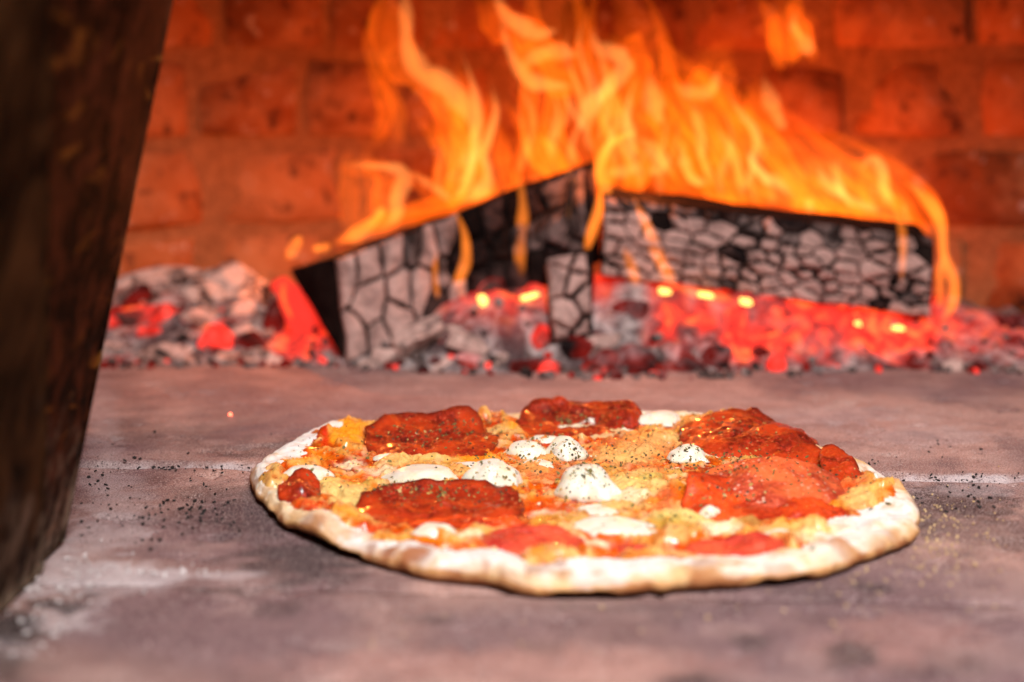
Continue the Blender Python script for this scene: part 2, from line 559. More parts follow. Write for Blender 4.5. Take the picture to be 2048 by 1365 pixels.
def tile_mesh(u0, u1, v0, v1, seed, thick=0.03, step=0.003):
    nu, nv_ = max(4, int((u1 - u0) / step)), max(4, int((v1 - v0) / step))
    U, V = np.meshgrid(np.linspace(u0, u1, nu), np.linspace(v0, v1, nv_))
    edge = np.minimum(V - v0, v1 - V)
    eu = np.minimum(U - u0, u1 - U)
    wob = (fbm(U * 45, V * 45, 0, seed, 3) - 0.5) * 0.008
    dj = np.abs(V - j2)
    Z = -0.0035 * (1 - smooth(0.0, 0.0055, edge + wob * smooth(0, 0.004, 0.004 - edge + 0.004))) * (0.25 + 0.75 * smooth(0.004, 0.012, dj))
    Z = Z - 0.0008 * (1 - smooth(0, .0015, eu))
    Z = Z + (fbm(U * 30, V * 30, 0, seed + 2, 4) - 0.5) * 0.0012
    Z = Z - 0.0022 * smooth(0.70, 0.80, fbm(U * 70, V * 70, 0, seed + 4, 3))
    X, Y = uv2w(U, V)
    col = np.zeros(X.shape + (3,)) + np.array(srgb(160, 122, 115))
    big = fbm(X * 9, Y * 9, 0, 21, 4)
    col = mixc(col, srgb(204, 158, 144), smooth(0.45, 0.68, big))
    col = mixc(col, srgb(136, 104, 106), smooth(0.52, 0.34, big) * 0.0 + smooth(0.50, 0.32, big))
    med = fbm(X * 42, Y * 42, 0, 33, 4)
    col = mixc(col, srgb(112, 80, 82), 0.45 * smooth(0.54, 0.70, med))
    col = mixc(col, srgb(204, 168, 158), 0.30 * smooth(0.46, 0.30, med))
    col = mixc(col, srgb(206, 148, 134), splats_m(X, Y, PINK, seed=5))
    col = mixc(col, srgb(46, 34, 38), splats_m(X, Y, DARK, rotnoise=0.6, seed=9))
    col = mixc(col, srgb(222, 205, 205), splats_m(X, Y, PALE, rotnoise=0.7, seed=14))
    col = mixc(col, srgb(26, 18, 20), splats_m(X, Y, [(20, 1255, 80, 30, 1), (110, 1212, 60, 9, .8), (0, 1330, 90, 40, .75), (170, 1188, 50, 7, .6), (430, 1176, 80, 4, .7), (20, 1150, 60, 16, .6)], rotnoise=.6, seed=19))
    # ash swept into the joints whitens the arrises
    col = mixc(col, srgb(190, 170, 168), 0.5 * (1 - smooth(0.002, 0.009, np.minimum(np.abs(V - 0.0), 1) + wob)))
    verts = np.stack([X, Y, Z], -1).reshape(-1, 3)
    faces = grid_faces(nu, nv_)
    nvt = len(verts)
    # skirt
    ring = [i for i in range(nu)] + [j * nu + nu - 1 for j in range(1, nv_)] + [(nv_ - 1) * nu + i for i in range(nu - 2, -1, -1)] + [j * nu for j in range(nv_ - 2, 0, -1)]
    low = verts[ring].copy(); low[:, 2] = -thick
    verts = np.vstack([verts, low])
    for k in range(len(ring)):
        a, b = ring[k], ring[(k + 1) % len(ring)]
        faces.append((a, nvt + k, nvt + (k + 1) % len(ring), b))
    me = mesh('tile', verts, faces)
    cc = col.reshape(-1, 3)
    setcol(me, np.vstack([cc, cc[ring]]))
    return me


bedv = [(-0.8, 0.16, -0.034), (0.8, 0.16, -0.034), (0.8, 1.35, -0.034), (-0.8, 1.35, -0.034),
        (-0.8, 0.16, -0.0032), (0.8, 0.16, -0.0032), (0.8, 1.35, -0.0032), (-0.8, 1.35, -0.0032)]
BOXF = [(0, 3, 2, 1), (4, 5, 6, 7), (0, 1, 5, 4), (1, 2, 6, 5), (2, 3, 7, 6), (3, 0, 4, 7)]
hearth = obj('hearth_floor', mesh('hearth_floor', bedv, BOXF), M_mortar((0.50, 0.44, 0.43)), None, False)
tag(hearth, 'dusty pinkish firebrick oven floor with pale ash in the joints', None, None, 'structure')
G = 0.0022
rows = [(-0.42, j2 - .0004, [-0.62, -0.29, 0.46, 0.75]), (j2 + .0004, -G, [-0.62, -0.31, 0.02, 0.42, 0.75]), (G, 0.29, [-0.62, -0.36, 0.52, 0.78]), (0.29 + 2 * G, 0.56, [-0.62, -0.15, 0.30, 0.78])]
sd = 100
for v0, v1, us in rows:
    for a, b in zip(us[:-1], us[1:]):
        sd += 13
        st = 0.003 if v0 < 0.2 else 0.008
        obj('tile', tile_mesh(a + .0004, b - .0004, v0, v1, sd, step=st), MAT['hearth'], hearth)

# ------------------------------------------------------------------ curved brick back wall
WC, WR = np.array([0.06, 0.60]), 0.60


def wall_pt(ang, r, z):
    lean = 0.0 if z < 0.05 else (z - 0.05) ** 2 * 0.5
    rr = r - lean
    return (WC[0] + rr * math.sin(ang), WC[1] + rr * math.cos(ang), z)


mv, mf = [], []
angs = np.linspace(-1.25, 1.15, 50)
zs = np.linspace(-0.002, 0.56, 15)
for z in zs:
    for a in angs: mv.append(wall_pt(a, WR + 0.0025, z))
for z in zs:
    for a in angs: mv.append(wall_pt(a, WR + 0.10, z))
na, nz = len(angs), len(zs)
for j in range(nz - 1):
    for i in range(na - 1):
        a = j * na + i
        mf.append((a, a + na, a + na + 1, a + 1))
        b = a + na * nz
        mf.append((b, b + 1, b + na + 1, b + na))
wall = obj('back_wall', mesh('back_wall', mv, mf), M_mortar((0.50, 0.21, 0.09)))
tag(wall, 'curved sooty red brick wall at the back of the oven behind the flames', None, None, 'structure')

brick_me = []
for k in range(7):
    bm = bmesh.new()
    bmesh.ops.create_cube(bm, size=1)
    bmesh.ops.subdivide_edges(bm, edges=bm.edges[:], cuts=1, use_grid_fill=True)
    for v in bm.verts:
        q = v.co.copy()
        L = max(abs(q.x), abs(q.y), abs(q.z))
        rnd = 0.93 if sum(abs(c) > 0.4 for c in q) >= 2 else 1.0
        v.co = Vector((q.x * rnd, q.y * (0.9 if rnd < 1 else 1.0), q.z * (rnd - 0.02)))
        v.co += Vector((random.uniform(-.025, .025), random.uniform(-.10, .10) if abs(q.y) > .4 else 0, random.uniform(-.03, .03)))
    me = bpy.data.meshes.new('brick')
    bm.to_mesh(me); bm.free()
    me.materials.append(MAT['brick'])
    me.polygons.foreach_set('use_smooth', [True] * len(me.polygons))
    brick_me.append(me)
PITCHZ, JW = 0.0685, 0.009
row = 0
z = 0.008
while z < 0.50:
    bw = 0.104 if row % 3 != 1 else 0.118
    a = -1.2 + (row % 2) * 0.5 * bw / WR + random.uniform(-.02, .02)
    while a < 1.05:
        w = bw * random.uniform(0.72, 1.2)
        da = w / WR
        ac = a + da / 2
        c = wall_pt(ac, WR + 0.0200 + random.uniform(-0.002, 0.0012), z + PITCHZ / 2)
        if -0.55 < c[0] < 0.55:
            o = bpy.data.objects.new('brick', random.choice(brick_me))
            COL.objects.link(o)
            o.parent = wall
            o.location = c
            o.scale = (w - JW, 0.045, PITCHZ - JW)
            o.rotation_euler = (random.uniform(-.02, .02), random.uniform(-.015, .015), -ac)
        a += da
    z += PITCHZ
    row += 1

# unseen low vault, added to block the daylight from the back wall
vv_, ff_ = [], []
for th2 in (0.0, 0.05):
    for yy in (0.50, 0.72, 0.95, 1.24):
        for k in range(17):
            a = math.pi * k / 16
            vv_.append((0.06 - 0.66 * math.cos(a), yy, 0.30 + (0.21 + th2) * math.sin(a) ** 0.8 if 0 < k < 16 else 0.30))
for t2 in (0, 68):
    for j in range(3):
        for i in range(16):
            a = t2 + j * 17 + i
            ff_.append((a, a + 1, a + 18, a + 17))
vault = obj('added_vault', mesh('added_vault', vv_, ff_), MAT['brick'])
tag(vault, 'unseen brick vault added above the fire to shade the back wall', None, None, 'structure')

# ------------------------------------------------------------------ left steel jamb
JY = 0.545
jb, jt = at_y(118, 1140, JY), at_y(347, 0, JY)
lean = (jt[0] - jb[0]) / (jt[2] - jb[2])
jz0, jz1 = 0.0015, 0.46
xb = jb[0] + (jz0 - jb[2]) * lean


def slab(name, y0, y1, z0, z1, inset, th, mat, parent, ny=40, nz=60, rough=0.00012, seed=1, slant=0.0):
    """leaning plate whose face looks to +x"""
    ys, zs_ = np.linspace(y1, y0, ny), np.linspace(z0, z1, nz)
    Yg, Zg = np.meshgrid(ys, zs_)
    Yg = Yg - slant * (Zg - z0) * (Yg - y0) / (y1 - y0)
    Xf = xb + (Zg - jz0) * lean + inset + (fbm(Yg * 60, Zg * 60, 0, seed, 4) - 0.5) * rough * 2
    Xk = Xf * 0 + xb + (Zg - jz0) * lean + inset - th
    v = np.vstack([np.stack([Xf, Yg, Zg], -1).reshape(-1, 3), np.stack([Xk, Yg, Zg], -1).reshape(-1, 3)])
    n_ = ny * nz
    f = [(a, d, c, b) for (a, b, c, d) in grid_faces(ny, nz)]
    f += [tuple(q + n_ for q in (a, b, c, d)) for (a, b, c, d) in grid_faces(ny, nz)]
    for j in range(nz - 1):
        a, b = j * ny, (j + 1) * ny
        f.append((a, b, b + n_, a + n_))
        a, b = j * ny + ny - 1, (j + 1) * ny + ny - 1
        f.append((a, a + n_, b + n_, b))
    for i in range(ny - 1):
        f.append((i, i + n_, i + 1 + n_, i + 1))
        a = (nz - 1) * ny + i
        f.append((a, a + 1, a + 1 + n_, a + n_))
    return obj(name, mesh(name, v, f), mat, parent)


jamb = empty('oven_door_jamb', (float(xb), JY, 0))
jamb['label'] = 'dark rusty steel side plate of the oven mouth at the left'
jamb['category'] = 'door jamb'


def reparent(o, p):
    o.parent = p
    o.matrix_parent_inverse = Matrix.Translation(p.location).inverted()


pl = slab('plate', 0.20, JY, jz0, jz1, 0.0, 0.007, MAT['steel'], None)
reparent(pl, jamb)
fl = slab('flange', 0.20, 0.509, 0.0015, jz1, 0.0035, 0.003, MAT['flange'], None, seed=9, slant=0.56)
reparent(fl, jamb)

# ------------------------------------------------------------------ pizza
ZT = 0.010
OUT = [(502, 950, .006), (508, 925, .008), (525, 905, .009), (560, 880, .010), (620, 853, .010), (690, 833, .011), (722, 832, .012), (760, 836, .010), (850, 834, .008), (950, 828, .008), (1060, 822, .008),
       (1180, 820, .008), (1290, 818, .010), (1380, 822, .008), (1490, 820, .010), (1540, 835, .010), (1590, 858, .010), (1650, 882, .010), (1715, 902, .010), (1765, 932, .009), (1800, 965, .008),
       (1822, 990, .007), (1830, 1010, .006), (1838, 1030, .006), (1822, 1043, .006), (1836, 1056, .005), (1836, 1074, .002), (1822, 1090, .001), (1780, 1110, .001), (1730, 1128, .001), (1670, 1152, .001), (1600, 1168, .001),
       (1500, 1178, .001), (1400, 1183, .001), (1300, 1190, .001), (1200, 1196, .001), (1120, 1198, .001), (1050, 1193, .001), (985, 1175, .001), (930, 1170, .001), (870, 1166, .001), (800, 1147, .001),
       (720, 1122, .001), (650, 1095, .001), (590, 1070, .001), (556, 1050, .001), (552, 1030, .003), (530, 1005, .003), (512, 985, .004), (506, 968, .005)]
pw = np.array([on_z(u, v, z_)[:2] for u, v, z_ in OUT])
PC = (pw.min(0) + pw.max(0)) / 2
th_ = np.arctan2(pw[:, 1] - PC[1], pw[:, 0] - PC[0]); rr_ = np.hypot(pw[:, 0] - PC[0], pw[:, 1] - PC[1])
o_ = np.argsort(th_); th_, rr_ = th_[o_], rr_[o_]
TT = np.concatenate([th_ - 2 * math.pi, th_, th_ + 2 * math.pi]); RR = np.concatenate([rr_] * 3)


def Rof(t):
    return np.interp(t, TT, RR)


def rim_mod(X, Y):
    t = np.arctan2(Y - PC[1], X - PC[0])
    return 0.42 + 1.22 * fbm(np.cos(t) * 4 + 3, np.sin(t) * 4 + 3, 0, 61, 3)


LUMPS = [(680, 852, 55, 22, .0035), (1120, 1105, 70, 26, .0030), (640, 1040, 60, 22, .0030), (1500, 830, 40, 14, .003), (820, 1085, 80, 20, .0015), (1350, 1120, 120, 24, .0012), (1720, 1050, 70, 25, .001),
         (1390, 985, 60, 20, .0035), (1600, 1040, 50, 18, .0025), (1300, 960, 70, 20, .002), (1330, 1035, 60, 18, .002)]


def crust_h(X, Y):
    r = np.hypot(X - PC[0], Y - PC[1]); t = np.arctan2(Y - PC[1], X - PC[0])
    rho = r / Rof(t)
    h = np.interp(rho, [0, .70, .80, .88, .93, .965, .985, 1.0], [.0055, .0055, .0060, .0072, .0080, .0082, .0075, .0055])
    h = h * (1 + (rim_mod(X, Y) - 1) * smooth(0.6, 0.9, rho) * 0.55)
    h = h + (fbm(X * 110, Y * 110, 0, 71, 5, .6) - 0.5) * 0.0044 * smooth(1.01, .96, rho)
    w1, _, wid = worley(X * 75, Y * 75, 23)
    h = h + 0.0026 * smooth(.62, .95, wid) * smooth(.5, .1, w1) * smooth(.84, .9, rho) * smooth(1.0, .97, rho)
    for (u, v, ru, rv, dz) in LUMPS:
        c = on_z(u, v, ZT); a = on_z(u + ru, v, ZT); b = on_z(u, v - rv, ZT)
        h = h + dz * np.exp(-((X - c[0]) / (a[0] - c[0])) ** 2 - ((Y - c[1]) / (b[1] - c[1])) ** 2)
    return h, rho


pizza = empty('pizza', (float(PC[0]), float(PC[1]), 0))
tag(pizza, 'freshly baked pepperoni pizza with mozzarella and herbs on the oven floor', 'pizza')


def add_part(name, me, mat):
    o = obj(name, me, mat)
    reparent(o, pizza)
    return o


# dough: one closed skin, top rings then the browned side and the underside
NT = 640
tt = np.linspace(-math.pi, math.pi, NT, endpoint=False)
rhos = np.concatenate([np.linspace(0.02, 0.66, 14), np.linspace(0.69, 0.955, 32), np.linspace(0.962, 1.0, 12)])
rings = []
Rt = Rof(tt) + (fbm(np.cos(tt) * 14 + 9, np.sin(tt) * 14 + 9, 0, 5, 3) - 0.5) * 0.0028
vs, kind = [], []
for r in rhos:
    X = PC[0] + Rt * r * np.cos(tt); Y = PC[1] + Rt * r * np.sin(tt)
    h, _ = crust_h(X, Y)
    vs.append(np.stack([X, Y, h], -1)); kind.append(np.full(NT, r))
hedge = vs[-1][:, 2]
lift = 0.0008 + 0.0022 * smooth(0.50, 0.70, fbm(np.cos(tt) * 6 + 2, np.sin(tt) * 6 + 2, 0, 15, 2))
for fr, ex in ((0.80, 1.0045), (0.58, 1.005), (0.34, 1.002), (0.14, 0.992), (0.0, 0.975)):
    X = PC[0] + Rt * ex * np.cos(tt); Y = PC[1] + Rt * ex * np.sin(tt)
    zz = lift + (hedge - lift) * fr + (fbm(tt * 60, X * 0 + fr * 9, 0, 8, 3) - 0.5) * 0.0007 * (fr > 0)
    vs.append(np.stack([X, Y, zz], -1)); kind.append(np.full(NT, 2 - fr))
X = PC[0] + Rt * 0.80 * np.cos(tt); Y = PC[1] + Rt * 0.80 * np.sin(tt)
vs.append(np.stack([X, Y, np.full(NT, 0.0005)], -1)); kind.append(np.full(NT, 2.0))
nr = len(vs)
V = np.vstack(vs); K = np.concatenate(kind)
F = []
for j in range(nr - 1):
    for i in range(NT):
        i2 = (i + 1) % NT
        F.append((j * NT + i, (j + 1) * NT + i, (j + 1) * NT + i2, j * NT + i2))
F.append(tuple(range(NT)))
F.append(tuple((nr - 1) * NT + i for i in range(NT - 1, -1, -1)))
X, Y = V[:, 0], V[:, 1]
FLOUR = [(760, 1085, 120, 26, 1), (900, 1090, 330, 46, 1), (1000, 1110, 200, 45, 1), (1240, 1120, 200, 40, 1), (1740, 1030, 110, 34, 1), (590, 880, 100, 36, 1), (540, 930, 50, 50, .9), (1500, 1130, 160, 30, .8), (1640, 1090, 100, 30, .6), (700, 1075, 80, 20, .9)]
fl_m = splats_m(X, Y, FLOUR, 0.008, 0.55, 30)
nA = fbm(X * 60, Y * 60, V[:, 2] * 60, 40, 4)
col = np.zeros((len(V), 3)) + np.array(srgb(228, 184, 128))
col = mixc(col, srgb(243, 226, 196), smooth(0.42, 0.62, nA))
col = mixc(col, srgb(236, 230, 224), np.maximum(fl_m, 0.75 * smooth(0.50, 0.66, fbm(X * 38, Y * 38, 0, 44, 3)) * (K < 1.02)))
tanp = smooth(0.52, 0.60, fbm(X * 170, Y * 170, V[:, 2] * 170, 49, 4)) * smooth(.45, .6, fbm(X * 50, Y * 50, 0, 57, 2))
col = mixc(col, srgb(214, 164, 108), tanp * .65)
frt = smooth(.02, -.06, Y - PC[1])
side = smooth(0.975 - .010 * frt, 1.10 - .05 * frt, K + (nA - .5) * .12)
col = mixc(col, srgb(206, 146, 86), side * 0.95)
col = mixc(col, srgb(226, 186, 132), side * smooth(0.50, 0.68, fbm(X * 75, Y * 75, V[:, 2] * 120, 47, 3)) * 0.7)
w1, _, wid = worley(X * 75, Y * 75, 23)
col = mixc(col, srgb(190, 122, 62), .7 * smooth(.72, .95, wid) * smooth(.45, .05, w1) * smooth(.84, .9, K))
tan_z = (V[:, 1] > PC[1] - 0.03) & (V[:, 0] > PC[0] + 0.08)
col = mixc(col, srgb(214, 152, 82), tan_z * (K < 1.3) * 0.75 * smooth(0.40, 0.60, nA) * (1 - fl_m))
SCORCH = [(768, 1116, 34, 7, .8), (822, 1128, 40, 8, .85), (856, 1119, 24, 5, .6), (745, 1108, 12, 8, .6), (1085, 1158, 60, 9, .6), (1122, 1144, 18, 8, .8), (1040, 1180, 40, 8, .45), (975, 1150, 12, 8, .5), (1395, 1150, 30, 12, .55), (1700, 1115, 60, 10, .45), (1180, 1178, 40, 6, .4), (1780, 1085, 30, 10, .45), (600, 1066, 50, 8, .6), (1250, 1172, 60, 6, .3), (1560, 1150, 40, 7, .35), (505, 960, 10, 30, .6)]
col = mixc(col, srgb(158, 84, 36), splats_m(X, Y, SCORCH, 0.005, 0.95, 50))
col = mixc(col, srgb(156, 88, 42), side * 0.85 * smooth(0.53, 0.66, fbm(X * 90, Y * 90, V[:, 2] * 90, 52, 4)))
col = mixc(col, srgb(120, 66, 34), smooth(1.75, 2.0, K) * 0.6)
me = mesh('crust', V, F)
setcol(me, col)
crust_o = add_part('crust', me, MAT['crust'])

# pepperoni slices: (u, v centre; half width px, half depth px; ellipse turn; material; centre lift; dome; edge lifts (angle deg, spread deg, mm))
PEP = [
    (858, 872, 142, 33, 0, 'pep_dark', .0035, .0, [(110, 40, 4.5), (62, 20, 8), (155, 30, 2.5), (20, 40, 1.5)], 'cupped dark slice with its back edge curled up'),
    (1150, 838, 128, 26, 0, 'pep_dark', .0012, 0, [(90, 55, 6.0), (140, 30, 2.5), (35, 30, 1.5)], None),
    (1250, 832, 36, 14, 0, 'pep_dark', .003, .003, [(90, 60, 3.0)], None),
    (1490, 872, 140, 33, -14, 'pep_dark', .002, .0055, [(115, 36, 7.0), (165, 30, 2), (300, 60, -1)], 'tented dark red slice near the back edge'),
    (1545, 962, 150, 45, -6, 'pep_pink', .002, .0105, [(100, 60, 2.0), (170, 30, 0), (350, 40, 0), (230, 40, 0)], 'pale marbled slice humped over the cheese'),
    (882, 1003, 176, 36, 0, 'pep_dark', .0038, .0, [(90, 50, 4.6), (135, 30, 2.0), (45, 30, 1.5)], 'dark slice with a raised far rim'),
    (1462, 1000, 100, 30, -22, 'pep_red', .003, .002, [(110, 60, 6), (170, 30, 5), (300, 30, 2)], 'folded slice with a pale cut edge'),
    (1060, 1070, 108, 22, -3, 'pep_rose', .0010, .001, [(80, 50, 3), (200, 40, 1)], None),
    (1468, 1085, 112, 20, 5, 'pep_rose', .0010, .001, [(90, 50, 2), (20, 30, 2)], None),
    (600, 975, 44, 22, 0, 'pep_dark', .0015, .001, [(100, 40, 4), (200, 40, 2)], None),
    (1682, 930, 38, 26, 0, 'pep_dark', .002, .003, [(90, 60, 5), (180, 30, 3)], None),
    (1625, 1012, 70, 16, -8, 'pep_red', .0015, .001, [(90, 60, 3)], None),
    (1268, 1078, 34, 9, 0, 'pep_rose', .001, .001, [], None),
    (1590, 908, 60, 22, -20, 'pep_dark', .0015, .001, [(60, 40, 2)], None),
    (930, 1032, 130, 14, 0, 'pep_red', .0006, .0, [(270, 60, .4)], None),
]


# cheese and sauce layer
gx = np.arange(pw[:, 0].min(), pw[:, 0].max(), 0.00062); gy = np.arange(pw[:, 1].min(), pw[:, 1].max(), 0.00085)
X, Y = np.meshgrid(gx, gy)
hc, rho = crust_h(X, Y)
t = np.arctan2(Y - PC[1], X - PC[0])
edge_lim = 0.915 + 0.10 * (fbm(np.cos(t) * 7 + 5, np.sin(t) * 7 + 5, 0, 80, 3) - 0.5) * 2
edge_lim = edge_lim - 0.055 * smooth(-0.05, -0.12, Y - PC[1])           # wider bare rim towards the camera
edge_lim = edge_lim - 0.07 * np.exp(-((X - on_z(1745, 1035, .008)[0]) / .022) ** 2 - ((Y - on_z(1745, 1035, .008)[1]) / .03) ** 2)
msk = smooth(edge_lim + 0.03, edge_lim - 0.03, rho + (fbm(X * 150, Y * 150, 0, 82, 3) - 0.5) * 0.07)
warpx = (fbm(X * 60, Y * 60, 0, 90, 3) - 0.5) * 0.02; warpy = (fbm(X * 60, Y * 60, 0, 95, 3) - 0.5) * 0.02
ch = fbm((X + warpx) * 62, (Y + warpy) * 48, 0, 100, 4)
cheese = smooth(0.40, 0.54, ch)
pm = np.zeros(X.shape)
for (u, v, ru, rv, turn, *_r) in PEP:
    c = on_z(u, v, ZT); a = on_z(u + ru, v, ZT); b0 = on_z(u, v - rv, ZT); b1 = on_z(u, v + rv, ZT)
    ca, sa = math.cos(math.radians(turn)), math.sin(math.radians(turn))
    lx, ly = (X - c[0]) * ca + (Y - c[1]) * sa, -(X - c[0]) * sa + (Y - c[1]) * ca
    pm = np.maximum(pm, 1 - smooth(.74, 1.06, np.hypot(lx / abs(a[0] - c[0]), ly / (abs(b0[1] - b1[1]) / 2))))
grease = np.exp(-((pm - .25) / .3) ** 2) * (pm > .004)
rg = fbm((X + warpx * 1.2) * 120, (Y + warpy * 1.2) * 95, 0, 140, 3)
strand = smooth(.72, .96, 1 - np.abs(2 * rg - 1) * 1.6)
d1, d2, idv = worley((X + warpx * .9) * 62, (Y + warpy * .9) * 50, 3)
blob = smooth(0.72, 0.18, d1)                                         # shreds melted into rounded patches
fine = fbm(X * 420, Y * 420, 0, 110, 4)
hl = hc + msk * ((0.0006 + cheese * (0.0010 + 0.0020 * blob * (0.3 + idv)) + strand * .0011 + (fine - 0.5) * 0.0004) * (1 - pm * .9) - .0016 * pm) - (1 - msk) * 0.0016
C = np.zeros(X.shape + (3,)) + np.array(srgb(196, 62, 14))
C = mixc(C, srgb(222, 112, 26), smooth(0.38, 0.62, fbm(X * 110, Y * 110, 0, 120, 4)))
C = mixc(C, srgb(150, 28, 8), 0.8 * smooth(0.56, 0.70, fbm(X * 75, Y * 75, 0, 125, 4)) * (1 - cheese))
gold = np.zeros(X.shape + (3,)) + np.array(srgb(222, 160, 72))
gold = mixc(gold, srgb(232, 202, 146), smooth(0.25, 0.85, blob * 0.7 + (idv - 0.3) * 0.6))
gold = mixc(gold, srgb(206, 176, 98), 0.7 * smooth(0.50, 0.68, fbm(X * 55, Y * 55, 0, 130, 3)))
gold = mixc(gold, srgb(208, 122, 50), 0.75 * smooth(0.56, 0.72, fbm(X * 190, Y * 190, 0, 135, 4)))
C = mixc(C, gold, smooth(0.15, 0.75, cheese * (0.55 + 0.6 * blob)))
C = mixc(C, srgb(226, 106, 22), 0.7 * np.exp(-((cheese - 0.35) / 0.22) ** 2))
C = mixc(C, srgb(228, 190, 128), strand * .85 * smooth(.35, .55, fbm(X * 40, Y * 40, 0, 150, 3)))
C = mixc(C, srgb(214, 84, 14), .75 * grease * smooth(.35, .6, fbm(X * 90, Y * 90, 0, 152, 3)))
C = mixc(C, srgb(150, 74, 24), .5 * smooth(.60, .72, fbm(X * 240, Y * 200, 0, 155, 4)))
C = C * np.array([.88, .68, .44])
C = mixc(C, srgb(236, 210, 160), .35 * smooth(.60, .74, fbm(X * 200, Y * 160, 0, 160, 4)))


def spl(lst, c, rn=0.5, seed=60):
    global C
    C = mixc(C, srgb(*c), splats_m(X, Y, lst, ZT, rn, seed))


spl([(690, 862, 50, 24, .9), (600, 905, 60, 26, .8), (660, 950, 60, 20, .5), (1390, 985, 56, 24, 1), (1600, 1035, 60, 22, .9), (1660, 1000, 50, 16, .5), (960, 905, 50, 18, .8), (1040, 845, 40, 10, .9), (880, 1075, 60, 14, .5), (1500, 1060, 60, 14, .4), (690, 1020, 40, 12, .4)], (244, 150, 30))
spl([(610, 905, 22, 14, .9), (590, 900, 40, 8, .7), (650, 870, 10, 18, .8), (640, 1005, 60, 10, .8), (735, 1040, 40, 10, .7), (1600, 1015, 80, 14, .8), (1340, 1000, 40, 30, .7), (1060, 1000, 120, 16, .5), (1240, 1072, 50, 10, .9), (1690, 940, 40, 20, .8), (1690, 965, 60, 14, .7), (900, 1020, 120, 14, .7), (1290, 930, 50, 16, .5)], (206, 48, 12))
spl([(700, 985, 50, 24, .9), (660, 965, 50, 16, .7), (1270, 960, 70, 24, .8), (1370, 1025, 70, 24, .9), (830, 905, 80, 14, .6), (1220, 1000, 90, 16, .6), (1250, 900, 90, 18, .6), (1340, 870, 60, 12, .7)], (222, 192, 118))
spl([(1130, 900, 90, 20, .6), (1290, 880, 120, 22, .6), (1080, 930, 60, 20, .5), (1250, 915, 60, 14, .5)], (222, 150, 88))
spl([(700, 915, 34, 12, .8), (1440, 1042, 40, 12, .9), (1180, 1070, 46, 12, .8), (1000, 1086, 44, 9, .6), (1620, 1062, 40, 10, .7), (1250, 985, 50, 12, .7), (930, 1060, 40, 9, .7), (760, 930, 40, 10, .6), (1540, 1060, 30, 9, .7), (1090, 1010, 50, 9, .5)], (240, 222, 184))
spl([(1340, 1040, 46, 14, .55), (1300, 955, 40, 12, .5), (720, 960, 40, 10, .4)], (176, 150, 54))
spl([(1650, 1050, 100, 18, .7), (1380, 1100, 120, 14, .5), (1190, 1105, 80, 10, .5), (1720, 990, 40, 22, .6)], (236, 190, 120))
spl([(1530, 835, 50, 20, .7), (1760, 960, 30, 40, .5), (1690, 905, 40, 16, .8)], (238, 176, 80))
keepf = (msk[:-1, :-1] > 0.01) & (msk[1:, 1:] > 0.01)
fc = grid_faces(len(gx), len(gy), keepf)
used = np.unique(np.array(fc).ravel())
remap = np.full(X.size, -1); remap[used] = np.arange(len(used))
Vt = np.stack([X, Y, hl], -1).reshape(-1, 3)[used]
me = mesh('cheese_layer', Vt, remap[np.array(fc)])
setcol(me, C.reshape(-1, 3)[used])
cheese_o = add_part('cheese_layer', me, MAT['topping'])


def top_h(x, y):
    h, _ = crust_h(np.array([x]), np.array([y]))
    return float(h[0]) + 0.0020


def pep_mesh(u, v, ru, rv, turn, lift, dome, lifts, seed):
    c = on_z(u, v, ZT); a = on_z(u + ru, v, ZT); b0 = on_z(u, v - rv, ZT); b1 = on_z(u, v + rv, ZT)
    rx, ry = abs(a[0] - c[0]), abs(b0[1] - b1[1]) / 2
    ca, sa = math.cos(math.radians(turn)), math.sin(math.radians(turn))
    nt, nrr = 72, 22
    ts = np.linspace(0, 2 * math.pi, nt, endpoint=False)
    top, bot, rim = [], [], []
    wob = 1 + 0.13 * (fbm(np.cos(ts) * 2.2 + seed, np.sin(ts) * 2.2, 0, seed, 3) - 0.5) * 2
    lf = np.zeros(nt)
    lf -= .0034 * np.exp(-(((np.degrees(ts) - 270 + 180) % 360 - 180) / 75) ** 2)
    for ang, spread, mm in lifts:
        d = (np.degrees(ts) - ang + 180) % 360 - 180
        lf += mm * 0.001 * np.exp(-(d / spread) ** 2)
    for k in range(nrr + 1):
        q = k / nrr
        lx = rx * q * wob * np.cos(ts); ly = ry * q * wob * np.sin(ts)
        x = c[0] + lx * ca - ly * sa; y = c[1] + lx * sa + ly * ca
        h, _ = crust_h(x, y)
        zz = h + 0.0007 + lift * .45 + dome * (1 - q * q) + lf * q ** 2.6 + (fbm(x * 190, y * 190, 0, seed, 5, .6) - 0.5) * 0.0016 + (fbm(x * 75, y * 75, 0, seed + 3, 2) - 0.5) * 0.0062 * (1 - .5 * q)
        top.append(np.stack([x, y, zz], -1)); bot.append(np.stack([x, y, zz - 0.0013], -1))
        rim.append(np.full(nt, smooth(0.86, 0.99, q) * 0.65))
    bot[-1][:, :2] = c[:2] + (bot[-1][:, :2] - c[:2]) * 0.985
    top[-1][:, :2] = c[:2] + (top[-1][:, :2] - c[:2]) * 0.992
    Vv = np.vstack(top + bot)
    n_ = nt * (nrr + 1)
    f = []
    for k in range(nrr):
        for i in range(nt):
            i2 = (i + 1) % nt
            q4 = (k * nt + i, (k + 1) * nt + i, (k + 1) * nt + i2, k * nt + i2)
            f.append(q4); f.append(tuple(n_ + w for w in reversed(q4)))
    for i in range(nt):
        i2 = (i + 1) % nt
        f.append((nrr * nt + i, n_ + nrr * nt + i, n_ + nrr * nt + i2, nrr * nt + i2))
    me = mesh('pepperoni_slice', Vv, f)
    setf(me, np.concatenate(rim + rim), 'rim')
    return me


